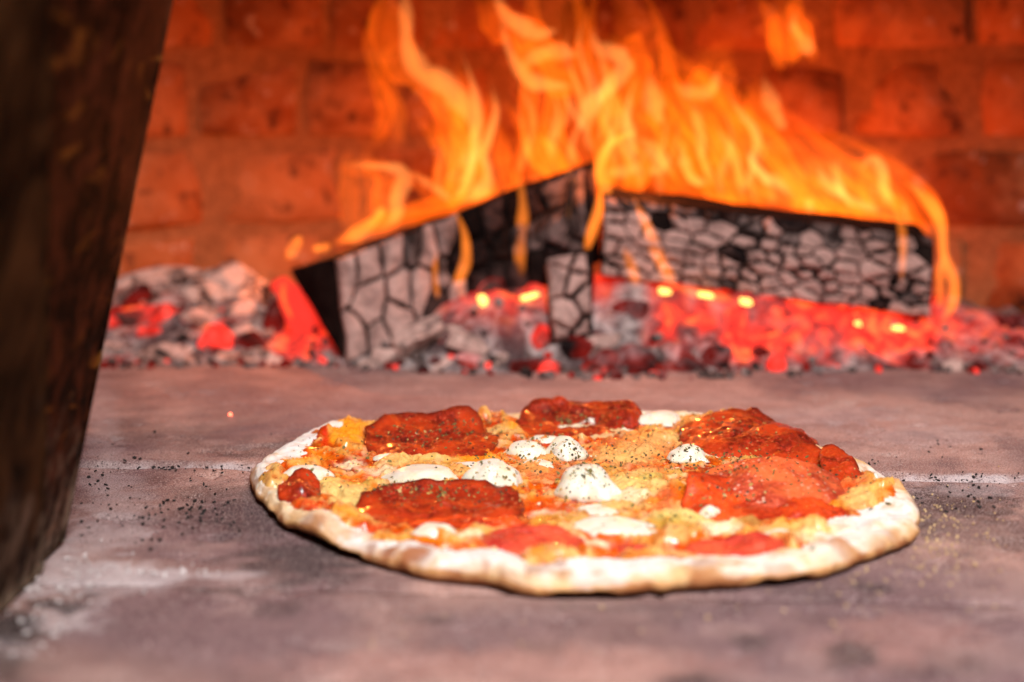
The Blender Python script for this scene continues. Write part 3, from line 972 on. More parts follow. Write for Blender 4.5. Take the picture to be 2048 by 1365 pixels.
bvs = [(Vt, remap[np.array(fc)])]
pep_objs = []
for k, (u, v, ru, rv, turn, mt, lift_, dome, lifts, lab) in enumerate(PEP):
    me = pep_mesh(u, v, ru, rv, turn, lift_, dome, lifts, 200 + k * 7)
    o = add_part('pepperoni_slice', me, MAT[mt])
    if lab: o['label'] = lab
    pep_objs.append(me)

# mozzarella: (u, v of visible centre, half width px, height mm, depth ratio, turn)
MOZ = [(1460, 835, 24, 2.5, .8), (1053, 884, 40, 5.0, .9), (1133, 883, 36, 8.0, 1.0), (1375, 898, 38, 5.5, .9), (985, 938, 54, 10.5, 1.0), (1177, 952, 54, 11.0, 1.0), (838, 934, 66, 5.5, .9),
       (1318, 826, 44, 4.5, .8), (612, 940, 44, 4.5, .9), (772, 901, 24, 2.0, .8), (870, 1046, 46, 5.0, .8), (1232, 1034, 80, 3.4, .7), (930, 918, 34, 3.0, .9), 
       (1205, 1008, 50, 2.0, .8), (1560, 1052, 30, 2.5, .9), (1420, 1012, 20, 4, .8), (1090, 862, 26, 2.5, .8), (1075, 912, 30, 1.8, .9), (1735, 955, 24, 1.6, .5)]


def moz_mesh(u, v, ru, hmm, dr, seed):
    z0 = ZT
    c = on_z(u, v, z0 + hmm * 0.0004)
    rx = ru * px_m(c[1] + 0.02)
    ry = rx * dr
    bz = top_h(c[0], c[1]) - 0.0012
    bm = bmesh.new()
    bmesh.ops.create_icosphere(bm, subdivisions=4, radius=1)
    for vv in bm.verts:
        p = vv.co
        n3 = mnoise.fractal(Vector((p.x * .8 + seed, p.y * .8, p.z * .8)), 1.0, 2.0, 2)
        s = 1 + 0.24 * n3
        q = math.hypot(p.x, p.y)
        zz = p.z
        hz = (math.copysign(abs(zz) ** 0.8, zz)) * hmm * 0.00112 * s if zz > 0 else zz * 0.0015
        spread = 1 + (1 - abs(zz)) ** 3 * (.16 + .45 * mnoise.noise(Vector((p.x * 2.2 + seed, p.y * 2.2, 3))))
        vv.co = Vector((p.x * rx * s * spread, p.y * ry * s * spread, hz))
    me = bpy.data.meshes.new('mozzarella_piece')
    bm.to_mesh(me); bm.free()
    me.transform(Matrix.Translation((c[0], c[1], bz)))
    return me


moz_me = []
for k, (u, v, ru, hm, dr) in enumerate(MOZ):
    me = moz_mesh(u, v, ru, hm, dr, 31.7 * k)
    add_part('mozzarella_piece', me, MAT['mozz'])
    moz_me.append(me)

# everything that herbs can land on
allv, allf = [], []


def addbv(me):
    off = len(allv)
    allv.extend([v.co.copy() for v in me.vertices])
    allf.extend([tuple(off + i for i in p.vertices) for p in me.polygons if len(p.vertices) < 5])


for me in [cheese_o.data, crust_o.data] + pep_objs + moz_me:
    addbv(me)
BV = BVHTree.FromPolygons(allv, allf)


def flake_mesh(pts, name, smin, smax, aspect=(0.35, 0.9), flat=0.18):
    vv, ff = [], []
    for (x, y, zz, nrm) in pts:
        s = smin + (smax - smin) * random.random() ** 1.8; w = s * random.uniform(*aspect); h = s * flat
        nrm = (nrm + Vector((random.gauss(0, .35), random.gauss(0, .35), random.gauss(0, .15)))).normalized()
        t1 = nrm.orthogonal().normalized()
        t1 = Matrix.Rotation(random.uniform(0, 6.28), 3, nrm) @ t1
        t2 = nrm.cross(t1)
        p = Vector((x, y, zz)) + nrm * h * 0.6
        o = len(vv)
        k = 5
        tilt = random.uniform(-.5, .5)
        for sgn in (1, -1):
            for i in range(k):
                a = 6.283 * i / k
                rj = random.uniform(.75, 1.1)
                vv.append(p + t1 * (math.cos(a) * s * rj / 2) + t2 * (math.sin(a) * w * rj / 2) + nrm * (sgn * h / 2 + tilt * h * math.cos(a)))
        ff.append(tuple(o + i for i in range(k))); ff.append(tuple(o + k + i for i in reversed(range(k))))
        for i in range(k):
            j = (i + 1) % k
            ff.append((o + i, o + k + i, o + k + j, o + j))
    return mesh(name, vv, ff)


def drop(u, v, z=ZT):
    p = on_z(u, v, z)
    hit = BV.ray_cast(Vector((p[0], p[1], 0.1)), Vector((0, 0, -1)))
    if hit[0] is None: return None
    return (hit[0].x, hit[0].y, hit[0].z, hit[1] if hit[1].z > 0 else -hit[1])


# herb clusters: (u, v, su, sv, count)
HERB = [(870, 870, 80, 18, 210), (950, 845, 40, 12, 60), (1150, 835, 70, 13, 150), (880, 985, 110, 16, 220), (1480, 925, 90, 20, 190), (1430, 850, 60, 14, 80), (1150, 915, 130, 35, 260), (985, 935, 35, 14, 50),
        (1177, 950, 36, 18, 75), (1375, 900, 30, 12, 36), (1133, 882, 26, 14, 26), (1053, 884, 28, 10, 26), (1330, 930, 80, 25, 100), (1270, 880, 60, 20, 70), (1470, 990, 60, 18, 80), (700, 930, 90, 40, 60), (1160, 960, 320, 60, 260),
        (640, 910, 40, 16, 25), (1340, 1040, 60, 18, 30), (1600, 960, 70, 20, 60), (1690, 960, 30, 20, 20)]
pd, pg, po = [], [], []
for (u, v, su, sv, n_) in HERB:
    for _ in range(n_):
        d = Vector(ray(random.gauss(u, su * .8), random.gauss(v, sv * .8))).normalized()
        hit = BV.ray_cast(Vector((0, 0, CAM_H)), d)
        if hit[0] is None: continue
        q = (hit[0].x, hit[0].y, hit[0].z, hit[1] if hit[1].dot(d) < 0 else -hit[1])
        k = random.random()
        (pd if k < .50 else pg if k < .84 else po).append(q)
for pts, nm, mt, a, b in ((pd, 'dark_herb_flakes', 'herb_dark', .0004, .0018), (pg, 'green_herb_flakes', 'herb_green', .0005, .0024), (po, 'golden_seeds', 'herb_gold', .0006, .0024)):
    o = add_part(nm, flake_mesh(pts, nm, a, b), MAT[mt])
    o['kind'] = 'stuff'
    o.data.polygons.foreach_set('use_smooth', [False] * len(o.data.polygons))
# a few larger leaf bits and seeds one can pick out on the bare rim
for (u, v, s, mt, nm) in [(1778, 1002, .0042, 'herb_green', 'herb_leaf'), (1742, 1011, .0036, 'herb_green', 'herb_leaf'), (1741, 976, .0034, 'herb_dark', 'herb_leaf'), (1752, 958, .0046, 'mozz', 'garlic_sliver'), (1608, 940, .0042, 'semolina', 'garlic_sliver'),
                          (1625, 1097, .003, 'herb_green', 'herb_leaf'), (1170, 918, .004, 'herb_green', 'herb_leaf'), (1195, 926, .0036, 'herb_green', 'herb_leaf'), (1552, 880, .003, 'herb_gold', 'seed')]:
    q = drop(u, v, .0095)
    if q: add_part(nm, flake_mesh([q], nm, s, s * 1.05, (.4, .5), .16), MAT[mt])

# crumbs on the floor
def floor_pts(lst):
    out = []
    for (u, v, su, sv, n_) in lst:
        for _ in range(n_):
            p = on_z(random.gauss(u, su), random.gauss(v, sv))
            if math.hypot(p[0] - PC[0], p[1] - PC[1]) < Rof(math.atan2(p[1] - PC[1], p[0] - PC[0])) + .002: continue
            out.append((p[0], p[1], 0.0002, Vector((0, 0, 1))))
    return out


CH = floor_pts([(330, 1020, 40, 14, 46), (380, 1030, 60, 20, 30), (290, 935, 60, 4, 22), (330, 940, 20, 2, 12), (420, 940, 40, 5, 18), (200, 1000, 30, 25, 18), (240, 1060, 40, 20, 14), (420, 1005, 50, 30, 30), (350, 990, 110, 50, 50),
                (445, 1040, 30, 10, 14), (310, 1080, 40, 14, 10), (190, 950, 30, 20, 20), (1870, 905, 60, 14, 14), (1740, 930, 20, 6, 8), (1920, 960, 70, 8, 26), (1900, 1000, 60, 16, 40), (1980, 960, 50, 10, 14), (520, 935, 40, 8, 12)])
o = obj('char_crumbs', flake_mesh(CH, 'char_crumbs', .0004, .0021, (.3, 1), .45), MAT['char'], None, False)
tag(o, 'black charred crumbs sprinkled over the oven floor beside the pizza', 'crumbs', None, 'stuff')
SM = floor_pts([(1850, 1090, 40, 20, 90), (1900, 1060, 60, 40, 70), (1780, 1150, 60, 18, 40), (1950, 1130, 60, 40, 40), (1860, 1030, 30, 14, 40), (1300, 1260, 300, 40, 30), (1700, 1200, 160, 30, 30)])
o = obj('semolina_crumbs', flake_mesh(SM, 'semolina_crumbs', .0005, .0013, (.6, 1), .6), MAT['semolina'], None, False)
tag(o, 'golden semolina grains scattered on the floor right of the pizza', 'crumbs', None, 'stuff')
SA = floor_pts([(350, 1150, 50, 4, 26), (200, 1140, 70, 20, 60), (120, 1180, 60, 25, 40), (60, 1260, 50, 30, 30)])
o = obj('white_ash_flecks', flake_mesh(SA, 'white_ash_flecks', .0008, .0028, (.5, 1), .35), MAT['ash_white'], None, False)
tag(o, 'pale ash and flour flecks along the floor joint by the left plate', 'ash', None, 'stuff')

# ------------------------------------------------------------------ ash bed
ax = np.arange(-0.36, 0.46, 0.004); ay = np.arange(0.875, 1.16, 0.004)
X, Y = np.meshgrid(ax, ay)


def bump_at(u, v, y, rx, ry, h):
    p = at_y(u, v, y)
    return h * np.exp(-((X - p[0]) / rx) ** 2 - ((Y - y) / ry) ** 2)


front = 0.945 - 0.03 * np.exp(-((X - 0.09) / .11) ** 2) + 0.02 * np.exp(-((X + .20) / .08) ** 2) + 0.01 * smooth(.2, .35, X)
H = 0.012 * smooth(0.0, 0.05, Y - front) - 0.0035
H = H + bump_at(1600, 600, 1.01, .16, .045, .034) + bump_at(1330, 600, 1.01, .08, .045, .026) + bump_at(1000, 600, 0.99, .07, .05, .026) + bump_at(400, 600, 1.04, .09, .06, .03) + bump_at(1240, 650, .975, .045, .022, .012) + bump_at(980, 680, .965, .05, .022, .012)
H = H + (fbm(X * 60, Y * 60, 0, 300, 4) - 0.5) * 0.016 * smooth(-.01, .03, Y - front)
H = H + (fbm(X * 190, Y * 190, 0, 310, 3) - 0.5) * 0.006 * smooth(-.005, .02, Y - front)
H = np.where(Y - front < -0.012, -0.006, H)
ubk = X / Y * FPX + 1024
topk = np.interp(ubk, [1230, 1320, 1500, 1700, 1860, 1960, 2100], [.018, .050, .046, .034, .024, .016, .016])
H = np.maximum(H, topk * smooth(.928, .978, Y + (fbm(X * 40, Y * 40, 0, 341, 3) - .5) * .03) * smooth(1180, 1330, ubk) + (fbm(X * 75, Y * 75, 0, 345, 4) - .5) * .014 * smooth(.93, .95, Y))
H = np.where(Y - front < -0.012, -0.006, H)
Ca = np.zeros(X.shape + (3,)) + np.array((.36, .27, .26))
Ca = mixc(Ca, (.50, .40, .38), smooth(.45, .65, fbm(X * 30, Y * 30, 0, 320, 3)))
Ca = mixc(Ca, (.12, .08, .08), smooth(.52, .66, fbm(X * 45, Y * 45, 0, 330, 3)))
gl = np.zeros(X.shape)
GLOW = [(1480, 640, .995, .055, .022, .9), (1640, 680, .975, .06, .018, 1.0), (1760, 690, .975, .05, .016, 1.0), (1380, 590, 1.01, .04, .02, .9), (1880, 700, .985, .03, .016, .8), (1020, 620, .99, .045, .02, .95), (1080, 560, 1.0, .03, .02, .8),
        (1190, 560, 1.0, .02, .02, .8), (290, 645, 1.03, .03, .02, .9), (440, 690, 1.0, .012, .012, .8), (610, 660, 1.0, .025, .03, 1.0), (1550, 720, .955, .03, .008, .5), (1950, 700, .98, .05, .02, .5)]
for (u, v, y, rx, ry, s) in GLOW:
    p = at_y(u, v, y)
    gl = np.maximum(gl, s * np.exp(-(((X - p[0]) / rx) ** 2 + ((Y - y) / (ry * 1.6)) ** 2) ** 1.5))
bank = smooth(1270, 1360, ubk) * smooth(1930, 1860, ubk) * smooth(.937, .950, Y + (fbm(X * 60, Y * 60, 0, 361, 3) - .5) * .03)
gl = np.maximum(gl, bank * (.55 + .7 * smooth(.38, .6, fbm(X * 35, Y * 55, 0, 371, 3))))
Ca = mixc(Ca, (.10, .03, .025), np.clip(gl, 0, 1))
me = mesh('ash_bed', np.stack([X, Y, H], -1).reshape(-1, 3), grid_faces(len(ax), len(ay)))
setcol(me, Ca.reshape(-1, 3)); setf(me, gl.ravel() * 2.0, 'glow')
o = obj('ash_bed', me, MAT['ashbed'])
tag(o, 'bed of grey ash and red glowing embers under the burning logs', 'ash', None, 'stuff')


def ash_h(x, y):
    i = int(np.clip(round((x - ax[0]) / .004), 0, len(ax) - 1)); j = int(np.clip(round((y - ay[0]) / .004), 0, len(ay) - 1))
    return max(0.0, float(H[j, i]))


# ------------------------------------------------------------------ logs
A3 = lambda *a: np.array(a, float)
def prism(name, prof, axis, mat, parent, seg=10, rough=.003, seed=0):
    """extrude a polygon profile (list of 3d points) along axis with a roughened skin"""
    sub = 5
    P = []
    for a, b in zip(prof, prof[1:] + prof[:1]):
        for k in range(sub): P.append(np.array(a) * (1 - k / sub) + np.array(b) * k / sub)
    n_ = len(P)
    vv, ff = [], []
    for s in range(seg + 1):
        for p in P:
            q = p + np.array(axis) * s / seg
            nz_ = mnoise.noise_vector(Vector(q * 40) + Vector((seed, 0, 0)))
            vv.append(q + np.array(nz_) * rough)
    for s in range(seg):
        for i in range(n_):
            j = (i + 1) % n_
            ff.append((s * n_ + i, s * n_ + j, (s + 1) * n_ + j, (s + 1) * n_ + i))
    ff.append(tuple(range(n_ - 1, -1, -1))); ff.append(tuple(seg * n_ + i for i in range(n_)))
    return obj(name, mesh(name, vv, ff), mat, parent, False)


def voronoi_cells(nu, nv_, jit, asp, drop_=0.0):
    """irregular cells filling the unit square; asp = real width / real height of the patch"""
    pts = []
    for r in range(nv_):
        for c in range(nu):
            if random.random() < drop_: continue
            sh = .5 * (r % 2)
            pts.append(((c + .5 + sh * .5 + random.uniform(-jit, jit)) / nu, (r + .5 + random.uniform(-jit, jit)) / nv_))
    cells = []
    for k, (x, y) in enumerate(pts):
        if not (0 < x < 1 and 0 < y < 1): continue
        poly = [(0, 0), (1, 0), (1, 1), (0, 1)]
        for m_, (x2, y2) in enumerate(pts):
            if m_ == k or abs(x2 - x) > 3.5 / nu or abs(y2 - y) > 3.5 / nv_: continue
            # stretched metric keeps cells elongated like the lattice
            ax_, ay_ = (x2 - x) * nu * nu, (y2 - y) * nv_ * nv_
            mx, my = (x + x2) / 2, (y + y2) / 2
            new = []
            for q in range(len(poly)):
                p0, p1 = poly[q], poly[(q + 1) % len(poly)]
                d0 = (p0[0] - mx) * ax_ + (p0[1] - my) * ay_
                d1 = (p1[0] - mx) * ax_ + (p1[1] - my) * ay_
                if d0 <= 0: new.append(p0)
                if (d0 < 0) != (d1 < 0) and abs(d0 - d1) > 1e-12:
                    t_ = d0 / (d0 - d1)
                    new.append((p0[0] + (p1[0] - p0[0]) * t_, p0[1] + (p1[1] - p0[1]) * t_))
            poly = new
            if len(poly) < 3: break
        if len(poly) >= 3: cells.append(((x, y), poly))
    return cells


def cell_block(Q, poly, h, gap, bulge=0.0):
    """low cracked block on the bilinear patch Q, its outline the cell shrunk by gap metres"""
    a, b, c, d = Q
    def P(u, v):
        return (a * (1 - u) + b * u) * (1 - v) + (d * (1 - u) + c * u) * v + A3(0, -bulge * (1 - abs(2 * v - 1)), 0)
    nrm = np.cross(b - a, d - a); nrm = nrm / np.linalg.norm(nrm)
    ring_ = []
    for q in range(len(poly)):
        p0, p1 = poly[q], poly[(q + 1) % len(poly)]
        ring_.append(p0)
        ring_.append(((p0[0] + p1[0]) / 2 + random.uniform(-.004, .004), (p0[1] + p1[1]) / 2 + random.uniform(-.012, .012)))
    um = sum(p[0] for p in ring_) / len(ring_); vm = sum(p[1] for p in ring_) / len(ring_)
    ctr = P(um, vm)
    base, mid, top = [], [], []
    for (u, v) in ring_:
        p = P(u, v)
        L = np.linalg.norm(p - ctr) + 1e-6
        g = gap * random.uniform(.5, 1.6)
        p1 = ctr + (p - ctr) * max(.3, 1 - g / L)
        p2 = ctr + (p - ctr) * max(.2, 1 - (g + .0016) / L)
        hh = h * random.uniform(.75, 1.2)
        base.append(p1 - nrm * .004); mid.append(p1 + nrm * hh * .6); top.append(p2 + nrm * hh)
    n_ = len(ring_)
    V_ = base + mid + top + [ctr + nrm * h * 1.08]
    f = []
    for q in range(n_):
        k = (q + 1) % n_
        f += [(q, k, n_ + k, n_ + q), (n_ + q, n_ + k, 2 * n_ + k, 2 * n_ + q), (2 * n_ + q, 2 * n_ + k, 3 * n_)]
    return mesh('char_block', V_, f)


# right log
RY = 0.985
log_r = empty('split_log', (0.19, RY, 0.05))
tag(log_r, 'checkered ash-grey charred log burning on the right above red embers', 'log')
a_, b_, c_, d_ = at_y(1205, 392, RY), at_y(1862, 474, RY - .004), at_y(1864, 662, RY - .012), at_y(1202, 552, RY - .006)
back = A3(0.004, .055, .004)
mid_ = (a_ + d_) / 2 + A3(0, -.006, 0)
o = prism('core', [d_ + back * .9, a_ + back, a_, mid_, d_], b_ - a_, MAT['log_core'], None, 12, .0025, 3)
# shear far end so that the face follows the photographed quadrilateral
sc_ = np.linalg.norm(c_ - b_) / np.linalg.norm(d_ - a_)
reparent(o, log_r)
Q = [d_, d_ + (b_ - a_), a_ + (b_ - a_), a_]
off = A3(0, -.0015, 0)
Q = [q + off for q in Q]
for (x, y), poly in voronoi_cells(17, 7, .27, 3.3, .12):
    pr = random.random()
    if .35 < y < .9 and random.random() < .03: continue
    mt = 'block_ash' if pr < .92 - .75 * float(smooth(.66, 1.0, y)) else 'block_mid' if pr < .97 - .1 * y else 'block_dark'
    me = cell_block(Q, poly, random.uniform(.0015, .0045), random.choice((.0005, .0009, .0014, .0024)), .006)
    reparent(obj('char_block', me, MAT[mt], None, False), log_r)

# left log: wedge with black end grain
log_l = empty('split_log', (-0.10, .96, 0))
tag(log_l, 'split log with a black wedge-shaped end leaning up to the right', 'log')
eB = at_y(690, 728, .958); eA = at_y(668, 517, .962); eC = at_y(578, 542, 1.01)
fA, fB = at_y(1190, 330, 1.035), at_y(1200, 520, 1.03)
axis = ((fA - eA) + (fB - eB)) / 2
o = prism('core', [eA, eC, eB], axis, MAT['log_core'], None, 12, .0022, 8)
reparent(o, log_l)
Q = [eB, eB + axis, eA + axis, eA]
nq = np.cross(Q[1] - Q[0], Q[3] - Q[0]); nq /= np.linalg.norm(nq)
Q = [q + nq * .0015 for q in Q]
for (x, y), poly in voronoi_cells(13, 3, .27, 3.0, .05):
    pr = random.random()
    if x < .30: mt = 'block_ash' if pr < .9 else 'block_mid'
    elif x < .48: mt = 'block_ash' if pr < .3 else 'block_mid' if pr < .75 else 'block_dark'
    else: mt = 'block_mid' if pr < .30 else 'block_dark' if pr < .8 else 'log_core'
    me = cell_block(Q, poly, random.uniform(.002, .006), random.choice((.001, .0015, .0022, .003)))
    reparent(obj('char_block', me, MAT[mt], None, False), log_l)

# grey stump standing between the two
st_ = empty('log_stub', tuple(at_y(1145, 690, .955)))
tag(st_, 'short ash-grey stub of burnt wood standing between the two logs', 'log')
sA, sB, sC, sD = at_y(1100, 690, .940), at_y(1188, 675, .944), None, at_y(1090, 520, .966)
sC = sD + (sB - sA)
o = prism('core', [sA, sD, sD + A3(.004, .03, 0), sA + A3(.004, .03, -.005)], sB - sA, MAT['log_core'], None, 5, .002, 12)
reparent(o, st_)
Q = [sA, sB, sC, sD]
for (x, y), poly in voronoi_cells(2, 4, .45, .5):
    me = cell_block(Q, poly, random.uniform(.003, .010), random.uniform(.0008, .003))
    reparent(obj('char_block', me, MAT['block_ash'], None, False), st_)

# ------------------------------------------------------------------ coals
def coal_mesh(seed, cut=(.20, .40), rough=1.0):
    rs = random.Random(seed)
    bm = bmesh.new()
    bmesh.ops.create_icosphere(bm, subdivisions=3, radius=.5)
    planes = []
    for _ in range(9):
        n_ = Vector((rs.gauss(0, 1), rs.gauss(0, 1), rs.gauss(0, 1))).normalized()
        planes.append((n_, rs.uniform(*cut)))
    for v in bm.verts:
        for n_, d in planes:
            e = v.co.dot(n_) - d
            if e > 0: v.co -= n_ * e
        v.co += mnoise.noise_vector(v.co * 4 + Vector((seed, 0, 0))) * .05 * rough + mnoise.noise_vector(v.co * 13 + Vector((seed, 0, 0))) * .022 * rough
    me = bpy.data.meshes.new('coal')
    bm.to_mesh(me); bm.free()
    me.polygons.foreach_set('use_smooth', [False] * len(me.polygons))
    return me


COALS = {}
for mt in ('coal_ash', 'coal_mix', 'coal_dark', 'coal_hot'):
    COALS[mt] = []
    for k in range(5):
        me = coal_mesh(hash(mt) % 1 + k * 11 + len(COALS) * 53)
        me.materials.append(MAT[mt])
        COALS[mt].append(me)


def coal(u, v, y, wpx, hpx, mt, label, group=None, name='coal', rot=None, depth=None):
    p = at_y(u, v, y)
    s = px_m(y)
    o = bpy.data.objects.new(name, random.choice(COALS[mt]))
    COL.objects.link(o)
    o.location = p
    o.scale = (wpx * s * 1.42, (depth or min(wpx, hpx) * 1.1) * s * 1.3, hpx * s * 1.45)
    r = rot or (random.uniform(-.25, .25), random.uniform(-.3, .3), random.uniform(-.5, .5))
    o.rotation_euler = r
    tag(o, label, 'coal', group)
    return o


COALS['chunk'] = []
for k in (3, 8):
    me = coal_mesh(k * 17, (.27, .43), 2.6); me.materials.append(MAT['chunk']); COALS['chunk'].append(me)
GL = 'ash-coated coals piled left of the logs'
LL = 'grey coal in the heap left of the logs'
# the big ash-covered chunk capping the left heap
coal(330, 578, 1.03, 190, 76, 'chunk', 'large pale ash-covered chunk on top of the left coal heap', None, 'burnt_chunk', (0, -.12, .1), 110)
coal(462, 592, 1.025, 150, 104, 'chunk', 'rounded pale ash-covered chunk next to the wedge-ended log', None, 'burnt_chunk', (.1, .25, -.2), 120)
for (u, v, y, w, h, mt) in [(250, 700, .985, 110, 42, 'coal_ash'), (340, 715, .97, 120, 46, 'coal_ash'), (240, 735, .955, 70, 44, 'coal_mix'), (320, 745, .945, 60, 40, 'coal_ash'), (380, 740, .945, 46, 46, 'coal_ash'), (300, 760, .935, 40, 26, 'coal_ash'),
                            (470, 728, .955, 70, 44, 'coal_ash'), (520, 722, .96, 80, 40, 'coal_ash'), (430, 690, .985, 60, 60, 'coal_hot'), (400, 655, 1.0, 80, 50, 'coal_mix'), (470, 660, 1.0, 90, 60, 'coal_ash'), (520, 655, 1.0, 70, 44, 'coal_ash'),
                            (265, 645, 1.0, 90, 40, 'coal_hot'), (320, 640, 1.0, 70, 44, 'coal_hot'), (380, 620, 1.02, 80, 50, 'coal_dark'), (505, 690, .98, 60, 40, 'coal_dark'), (550, 640, 1.0, 50, 90, 'coal_dark'), (300, 668, .99, 60, 26, 'coal_hot'), (420, 640, 1.0, 90, 40, 'coal_ash'), (500, 625, 1.0, 80, 50, 'coal_ash'),
                            (580, 735, .95, 60, 24, 'coal_ash'), (630, 738, .95, 60, 22, 'coal_ash'), (350, 690, .99, 50, 50, 'coal_dark'), (215, 760, .94, 40, 30, 'coal_mix'), (280, 600, 1.02, 90, 50, 'coal_dark'), (225, 680, .99, 50, 30, 'coal_dark')]:
    coal(u, v, y, w, h, mt, LL, GL)
# red slab by the wedge end
slabm = coal_mesh(77); slabm.materials.append(MAT['ember_red'])
o = bpy.data.objects.new('glowing_coal', slabm); COL.objects.link(o)
o.location = at_y(606, 640, 1.0); o.scale = (.042, .03, .072); o.rotation_euler = (0, -.55, 0)
tag(o, 'red-hot glowing slab of coal against the black log end', 'coal')
# middle and right
GM, LM = 'dark coals in front of the logs', 'dark red-flecked coal before the logs'
MID = [(845, 680, .955, 90, 110, 'coal_ash'), (790, 715, .95, 70, 44, 'coal_ash'), (740, 735, .945, 60, 30, 'coal_ash'), (880, 735, .935, 60, 30, 'coal_ash'), (960, 690, .95, 110, 60, 'coal_ash'), (1010, 660, .965, 70, 50, 'coal_mix'), (930, 660, .96, 60, 36, 'coal_ash'),
       (1000, 725, .935, 70, 40, 'coal_ash'), (940, 730, .93, 60, 34, 'coal_mix'), (1060, 735, .925, 60, 40, 'coal_dark'), (1100, 745, .92, 60, 36, 'coal_hot'), (1150, 705, .94, 70, 50, 'coal_dark'), (1200, 690, .95, 80, 60, 'coal_ash'), (1250, 640, .97, 110, 60, 'coal_dark'),
       (1290, 660, .965, 90, 60, 'coal_ash'), (1220, 725, .93, 60, 44, 'coal_dark'), (1270, 730, .925, 70, 60, 'coal_dark'), (1330, 720, .93, 70, 56, 'coal_mix'), (1380, 735, .925, 60, 44, 'coal_dark'), (1320, 755, .915, 40, 30, 'coal_dark'), (1180, 745, .92, 50, 28, 'coal_hot'),
       (1430, 720, .935, 70, 44, 'coal_dark'), (1400, 690, .95, 80, 50, 'coal_mix'), (1350, 670, .96, 80, 50, 'coal_ash'), (1550, 740, .93, 34, 56, 'coal_hot'), (1480, 745, .93, 50, 30, 'coal_mix'), (1600, 745, .93, 50, 24, 'coal_ash'), (1520, 715, .945, 40, 34, 'coal_dark'),
       (1080, 690, .945, 40, 60, 'coal_hot'), (1130, 770, .912, 30, 20, 'coal_hot'), (1660, 740, .94, 60, 24, 'coal_ash'), (1720, 735, .945, 50, 24, 'coal_ash')]
for (u, v, y, w, h, mt) in MID:
    coal(u, v, y, w, h, mt, LM if mt != 'coal_ash' else 'pale ashy coal before the logs', GM if mt != 'coal_ash' else 'pale coals in front of the logs')
GH, LH = 'red-hot embers below the right log', 'red-hot ember below the right log'
for k in range(8):
    t_ = (k + random.random()) / 8
    u = 1290 + 600 * t_; v = 600 + 75 * t_ + random.uniform(-10, 52)
    coal(u, v, .985 - (v - 600 - 75 * t_) * .0006, random.uniform(45, 95), random.uniform(26, 50), 'coal_hot', LH, GH, 'ember')
for k in range(8):
    coal(random.uniform(930, 1090), random.uniform(585, 650), .985, random.uniform(50, 90), random.uniform(24, 44), 'coal_hot', 'red-hot ember under the leaning left log', 'red-hot embers under the left log', 'ember')
GR, LR = 'dark coals at the right edge', 'coal in the pile at right edge'
for (u, v, y, w, h, mt) in [(1870, 705, .965, 60, 50, 'coal_hot'), (1820, 735, .945, 60, 40, 'coal_dark'), (1850, 730, .945, 50, 36, 'coal_mix'), (1905, 740, .94, 70, 44, 'coal_ash'), (1925, 665, 1.0, 60, 36, 'coal_dark'), (1960, 690, .985, 60, 40, 'coal_hot'),
                            (1990, 660, 1.0, 70, 44, 'coal_dark'), (2020, 700, .975, 80, 70, 'coal_dark'), (1975, 725, .955, 60, 40, 'coal_hot'), (2030, 740, .945, 60, 40, 'coal_mix'), (1945, 745, .94, 50, 36, 'coal_dark'), (2040, 670, 1.0, 60, 60, 'coal_dark'),
                            (1900, 650, 1.01, 70, 40, 'coal_dark'), (2045, 760, .935, 50, 30, 'coal_ash'), (1990, 755, .935, 40, 24, 'coal_ash')]:
    coal(u, v, y, w, h, mt, LR, GR)
coal(1966, 800, .872, 30, 26, 'coal_dark', 'small round black coal alone on the floor at right', None, 'coal')
coal(2030, 798, .872, 62, 28, 'coal_dark', 'flat black coal on the floor cut by the right edge', None, 'coal')
coal(2042, 826, .842, 36, 14, 'coal_ash', 'white ash flake on the floor under the flat black coal', None, 'ash_flake')
coal(1422, 768, .905, 38, 24, 'coal_ash', 'bright white ash flake in front of the dark coals', None, 'ash_flake')
coal(1465, 765, .905, 30, 22, 'coal_ash', 'small white ash flake beside the bright one', None, 'ash_flake')
# labels: rows by height in the heap, then counted from the left
ORD = ['first', 'second', 'third', 'fourth', 'fifth', 'sixth', 'seventh', 'eighth', 'ninth', 'tenth', 'eleventh', 'twelfth', 'thirteenth', 'fourteenth', 'fifteenth', 'sixteenth', 'seventeenth']
bg = {}
for o in list(COL.objects):
    if o.get('category') == 'coal' and o.get('group'): bg.setdefault(o['group'], []).append(o)
for gname, lst in bg.items():
    lst.sort(key=lambda o: o.location.y)
    nrow_ = max(1, math.ceil(len(lst) / 12))
    per = math.ceil(len(lst) / nrow_)
    for r in range(nrow_):
        row_ = sorted(lst[r * per:(r + 1) * per], key=lambda o: o.location.x / o.location.y)
        rn = '' if nrow_ == 1 else (' in the front row', ' in the middle row' if nrow_ == 3 else ' in the rear row', ' in the rear row')[r]
        for k, o in enumerate(row_):
            o['label'] = ' '.join((o['label'] + ',' + ' ' + ORD[k] + ' from left' + rn).split()[:16])

